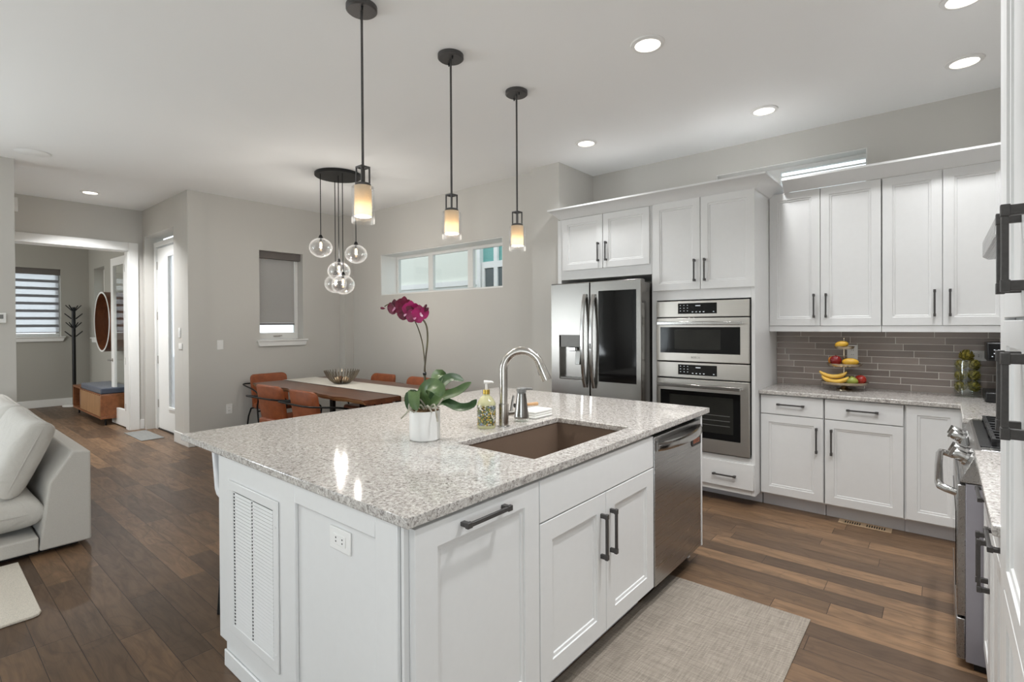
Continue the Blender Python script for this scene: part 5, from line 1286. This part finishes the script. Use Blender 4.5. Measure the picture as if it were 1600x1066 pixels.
dup(c0, (-6.47, 3.06, 0), -PI/2, 'cognac leather chair at the far left end of the dining table')
dup(c0, (-5.40, 3.72, 0), PI, 'cognac leather chair on the window side of the dining table, directly behind the wire bowl')
dup(c0, (-4.68, 3.72, 0), PI, 'cognac leather chair on the window side of the table, half behind the orchid leaves')
dup(c0, (-3.74, 3.02, 0), PI/2, 'cognac leather chair at the right end of the dining table behind the orchid pot')

# bar stool tucked under the overhang
st = thing('bar_stool', 'white bar stool tucked under the left overhang of the island', 'stool', (-2.68, 1.13, 0))
pf = [(-2.835, 0.855), (-2.79, 0.62), (-2.77, 0.595), (-2.73, 0.585), (-2.45, 0.585), (-2.43, 0.60), (-2.43, 0.625), (-2.73, 0.625), (-2.755, 0.65), (-2.805, 0.86)]
sm = MB(); sm.loft([[(x, y, z) for x, z in pf] for y in (1.005, 1.02, 1.36, 1.375)]); sm.build('shell', 'stoolfab', st, 0.008)
MB().box(-2.755, -2.46, 1.03, 1.35, 0.555, 0.5845).build('seat_frame', 'black', st, 0.004)
for (x, y, x2, y2) in ((-2.74, 1.045, -2.765, 1.015), (-2.74, 1.335, -2.765, 1.365), (-2.475, 1.045, -2.46, 1.015), (-2.475, 1.335, -2.46, 1.365)):
    MB().tube([(x, y, 0.5545), (x2, y2, 0.001)], 0.012, 10).build('leg', 'black', st)
MB().tube([(-2.757, 1.025, 0.20), (-2.757, 1.355, 0.20)], 0.009, 8).build('footrest', 'black', st)

# ================================================================== ENTRY AND STUDY
em_ = MB().box(-8.42, -7.66, 1.93, 2.178, 0.0006, 0.008)
tag(em_.build('door_mat', 'doormat', None, 0.002), 'thin grey mat on the floor in front of the entry door', 'mat')
th_ = thing('thermostat', 'small white control box on the left wall end above the sofa', 'thermostat', (-6.825, 0.60, 1.47))
MB(xpos(-6.8245)).box(0.555, 0.655, 1.475, 1.57, 0, 0.022).build('housing', 'whiteplastic', th_, 0.004)
MB(xpos(-6.8245)).box(0.575, 0.635, 1.515, 1.555, 0.0222, 0.0235).build('screen', 'greyplastic', th_)
tag(MB(xpos(-8.5895)).box(0.80, 0.935, 2.83, 3.0, 0, 0.05).build('door_chime', 'whiteplastic', None, 0.006), 'small white box high on the wall above the study opening', 'chime')

ck = thing('coat_rack', 'slim black coat tree in the far corner of the study', 'coat rack', (-12.1, 2.04, 0))
MB().lathe([(0, 0.001), (0.17, 0.001), (0.17, 0.018), (0.16, 0.024), (0, 0.024)], (-12.1, 2.04, 0), 32).build('base', 'whiteplastic', ck)
MB().tube([(-12.1, 2.04, 0.0245), (-12.1, 2.04, 1.79)], 0.028, 14).build('post', 'black', ck)
for z, d_ in ((1.77, 0), (1.62, 0.5), (1.46, 0.0), (1.30, 0.6)):
    for k in range(4 if z < 1.7 else 4):
        a = d_+k*PI/2+0.9; pg = MB(); c_, s_ = math.cos(a), math.sin(a)
        pg.tube([(-12.1+0.03*c_, 2.04+0.03*s_, z-0.04), (-12.1+0.125*c_, 2.04+0.125*s_, z+0.055)], [0.010, 0.008], 8); pg.build('peg', 'black', ck)
bn = thing('storage_bench', 'low wooden storage bench with a slate blue cushion in the study', 'bench', (-10.4, 2.0, 0))
bb = MB(); bb.box(-11.10, -9.25, 1.85, 2.25, 0.10, 0.13); bb.box(-11.10, -11.07, 1.85, 2.25, 0.1305, 0.44); bb.box(-10.58, -10.55, 1.85, 2.25, 0.1305, 0.44); bb.box(-11.10, -10.551, 1.85, 2.25, 0.4405, 0.47); bb.box(-9.28, -9.25, 1.85, 2.25, 0.1305, 0.44)
bb.box(-10.5495, -9.2505, 1.87, 2.25, 0.1305, 0.44); bb.box(-11.069, -10.581, 2.23, 2.25, 0.1305, 0.44); bb.box(-10.55, -9.25, 1.85, 2.25, 0.4405, 0.455)
bb.build('carcass', 'teak', bn, 0.003)
MB().box(-10.54, -9.29, 1.848, 1.8695, 0.135, 0.435).build('drop_front', 'teaklight', bn, 0.003)
MB().box(-10.53, -9.27, 1.855, 2.245, 0.4555, 0.54).build('cushion', 'navy', bn, 0.018, seg=3)
for x in (-11.03, -9.33):
    for y in (1.92, 2.18): MB().tube([(x, y, 0.099), (x, y, 0.001)], 0.013, 10).build('leg', 'black', bn)
tag(MB().box(-11.0, -10.80, 1.92, 2.10, 0.1315, 0.36).build('storage_box', 'navy', None, 0.006), 'dark fabric box in the open compartment of the study bench', 'box')
mr = thing('round_mirror', 'deep round wood framed mirror on the study side wall', 'mirror', (-10.02, 2.30, 1.51))
MB(lambda x, y, z: (-10.02+x, 2.299-z, 1.51+y)).lathe([(0.465, 0.0), (0.465, 0.27), (0.445, 0.27), (0.445, 0.03), (0.0, 0.03), (0.0, 0.0)], (0, 0, 0), 56).build('drum_frame', 'mirrorwood', mr)
MB(lambda x, y, z: (-10.02+x, 2.299-z, 1.51+y)).lathe([(0.467, 0.2702), (0.467, 0.278), (0.443, 0.278), (0.443, 0.2702)], (0, 0, 0), 56, closed=True).build('rim', 'trim', mr)
MB(lambda x, y, z: (-10.02+x, 2.299-z, 1.51+y)).lathe([(0.0, 0.0302), (0.444, 0.0302), (0.444, 0.033), (0.0, 0.033)], (0, 0, 0), 56).build('looking_glass', 'chrome', mr)

# ================================================================== LIVING SIDE
sf = thing('sofa', 'oatmeal linen sofa with loose cushions at the left edge', 'sofa', (-5.4, 0.3, 0))
wp = [(0.806, 0.035), (0.806, 0.618), (0.716, 0.632), (0.60, 0.45), (0.56, 0.14), (0.55, 0.035)]
mb = MB(); mb.prism(wp, 'x', -7.0+0.25, -4.31); mb.build('back', 'linen', sf, 0.012, seg=3)
mb = MB(); mb.box(-6.74, -4.315, -0.22, 0.548, 0.035, 0.125); mb.build('base', 'linen', sf, 0.010, seg=3)
MB().box(-6.70, -4.40, -0.15, 0.75, 0.001, 0.0345).build('plinth', 'black', sf)
def cushion(name, c, hx_, hy_, hz_, tilt, m='cushion', puff=0.75):
    mb = MB(); n = 14
    M = Matrix.Rotation(tilt, 3, 'X')
    def pt(a, b, s_):
        u = math.copysign(abs(a)**0.85, a); v = math.copysign(abs(b)**0.85, b)
        edge = max(abs(a), abs(b)); th = (1-edge**9)**0.5
        pinch = 1-0.05*(1-abs(b)**2)*abs(a)**6-0.0
        q = M @ Vector((u*hx_*pinch, v*hy_*(1-0.05*(1-abs(a)**2)*abs(b)**6), s_*hz_*(puff+(1-puff)*(1-a*a)*(1-b*b))*th))
        return (c[0]+q.x, c[1]+q.y, c[2]+q.z)
    G = {}
    for s_ in (1, -1):
        for i in range(n+1):
            for j in range(n+1):
                a = -1+2*i/n; b = -1+2*j/n
                a = math.sin(a*PI/2); b = math.sin(b*PI/2)
                if s_ == -1 and (i in (0, n) or j in (0, n)): G[s_, i, j] = G[1, i, j]
                else: G[s_, i, j] = mb.v(pt(a, b, s_))
        for i in range(n):
            for j in range(n):
                f = [G[s_, i, j], G[s_, i+1, j], G[s_, i+1, j+1], G[s_, i, j+1]]
                mb.face(f)
    o = mb.build(name, m, sf, smooth=75)
    sb_ = o.modifiers.new('soften', 'SUBSURF'); sb_.levels = 1; sb_.render_levels = 1
    P = []
    for k in range(48):
        a = 2*PI*k/48; ca, sa = math.cos(a), math.sin(a); e_ = max(abs(ca), abs(sa))**-1
        u = ca*e_; v = sa*e_; u, v = math.copysign(abs(u)**0.85, u), math.copysign(abs(v)**0.85, v)
        l_ = 1.0-0.035*max(0, abs(u)+abs(v)-1.35)
        q = M @ Vector((u*hx_*l_*(1-0.05*(1-min(1, abs(v))**2)), v*hy_*l_*(1-0.05*(1-min(1, abs(u))**2)), 0)); P.append((c[0]+q.x, c[1]+q.y, c[2]+q.z))
    MB().tube(P, 0.0055, 7, closed=True).build('piping', 'linen', o)
    return o
cushion('seat_cushion', (-4.93, 0.16, 0.265), 0.58, 0.43, 0.145, 0.0)
cushion('seat_cushion', (-6.11, 0.16, 0.265), 0.58, 0.43, 0.145, 0.0)
cushion('back_cushion', (-4.93, 0.505, 0.60), 0.53, 0.245, 0.115, math.radians(66))
cushion('back_cushion', (-6.05, 0.505, 0.60), 0.53, 0.245, 0.115, math.radians(66))
rgm = MB(); R = []
px = [(-6.6, -2.4), (-3.47, -2.4), (-3.44, -2.38), (-3.43, -2.35), (-3.432, 0.41), (-3.442, 0.435), (-3.47, 0.447), (-4.29, 0.452), (-4.29, -0.17), (-6.6, -0.17)]
rgm.prism(px, 'z', 0.0006, 0.014)
tag(rgm.build('area_rug', 'rug', None, 0.004), 'cream woven rug corner on the planks in front of the sofa', 'rug')
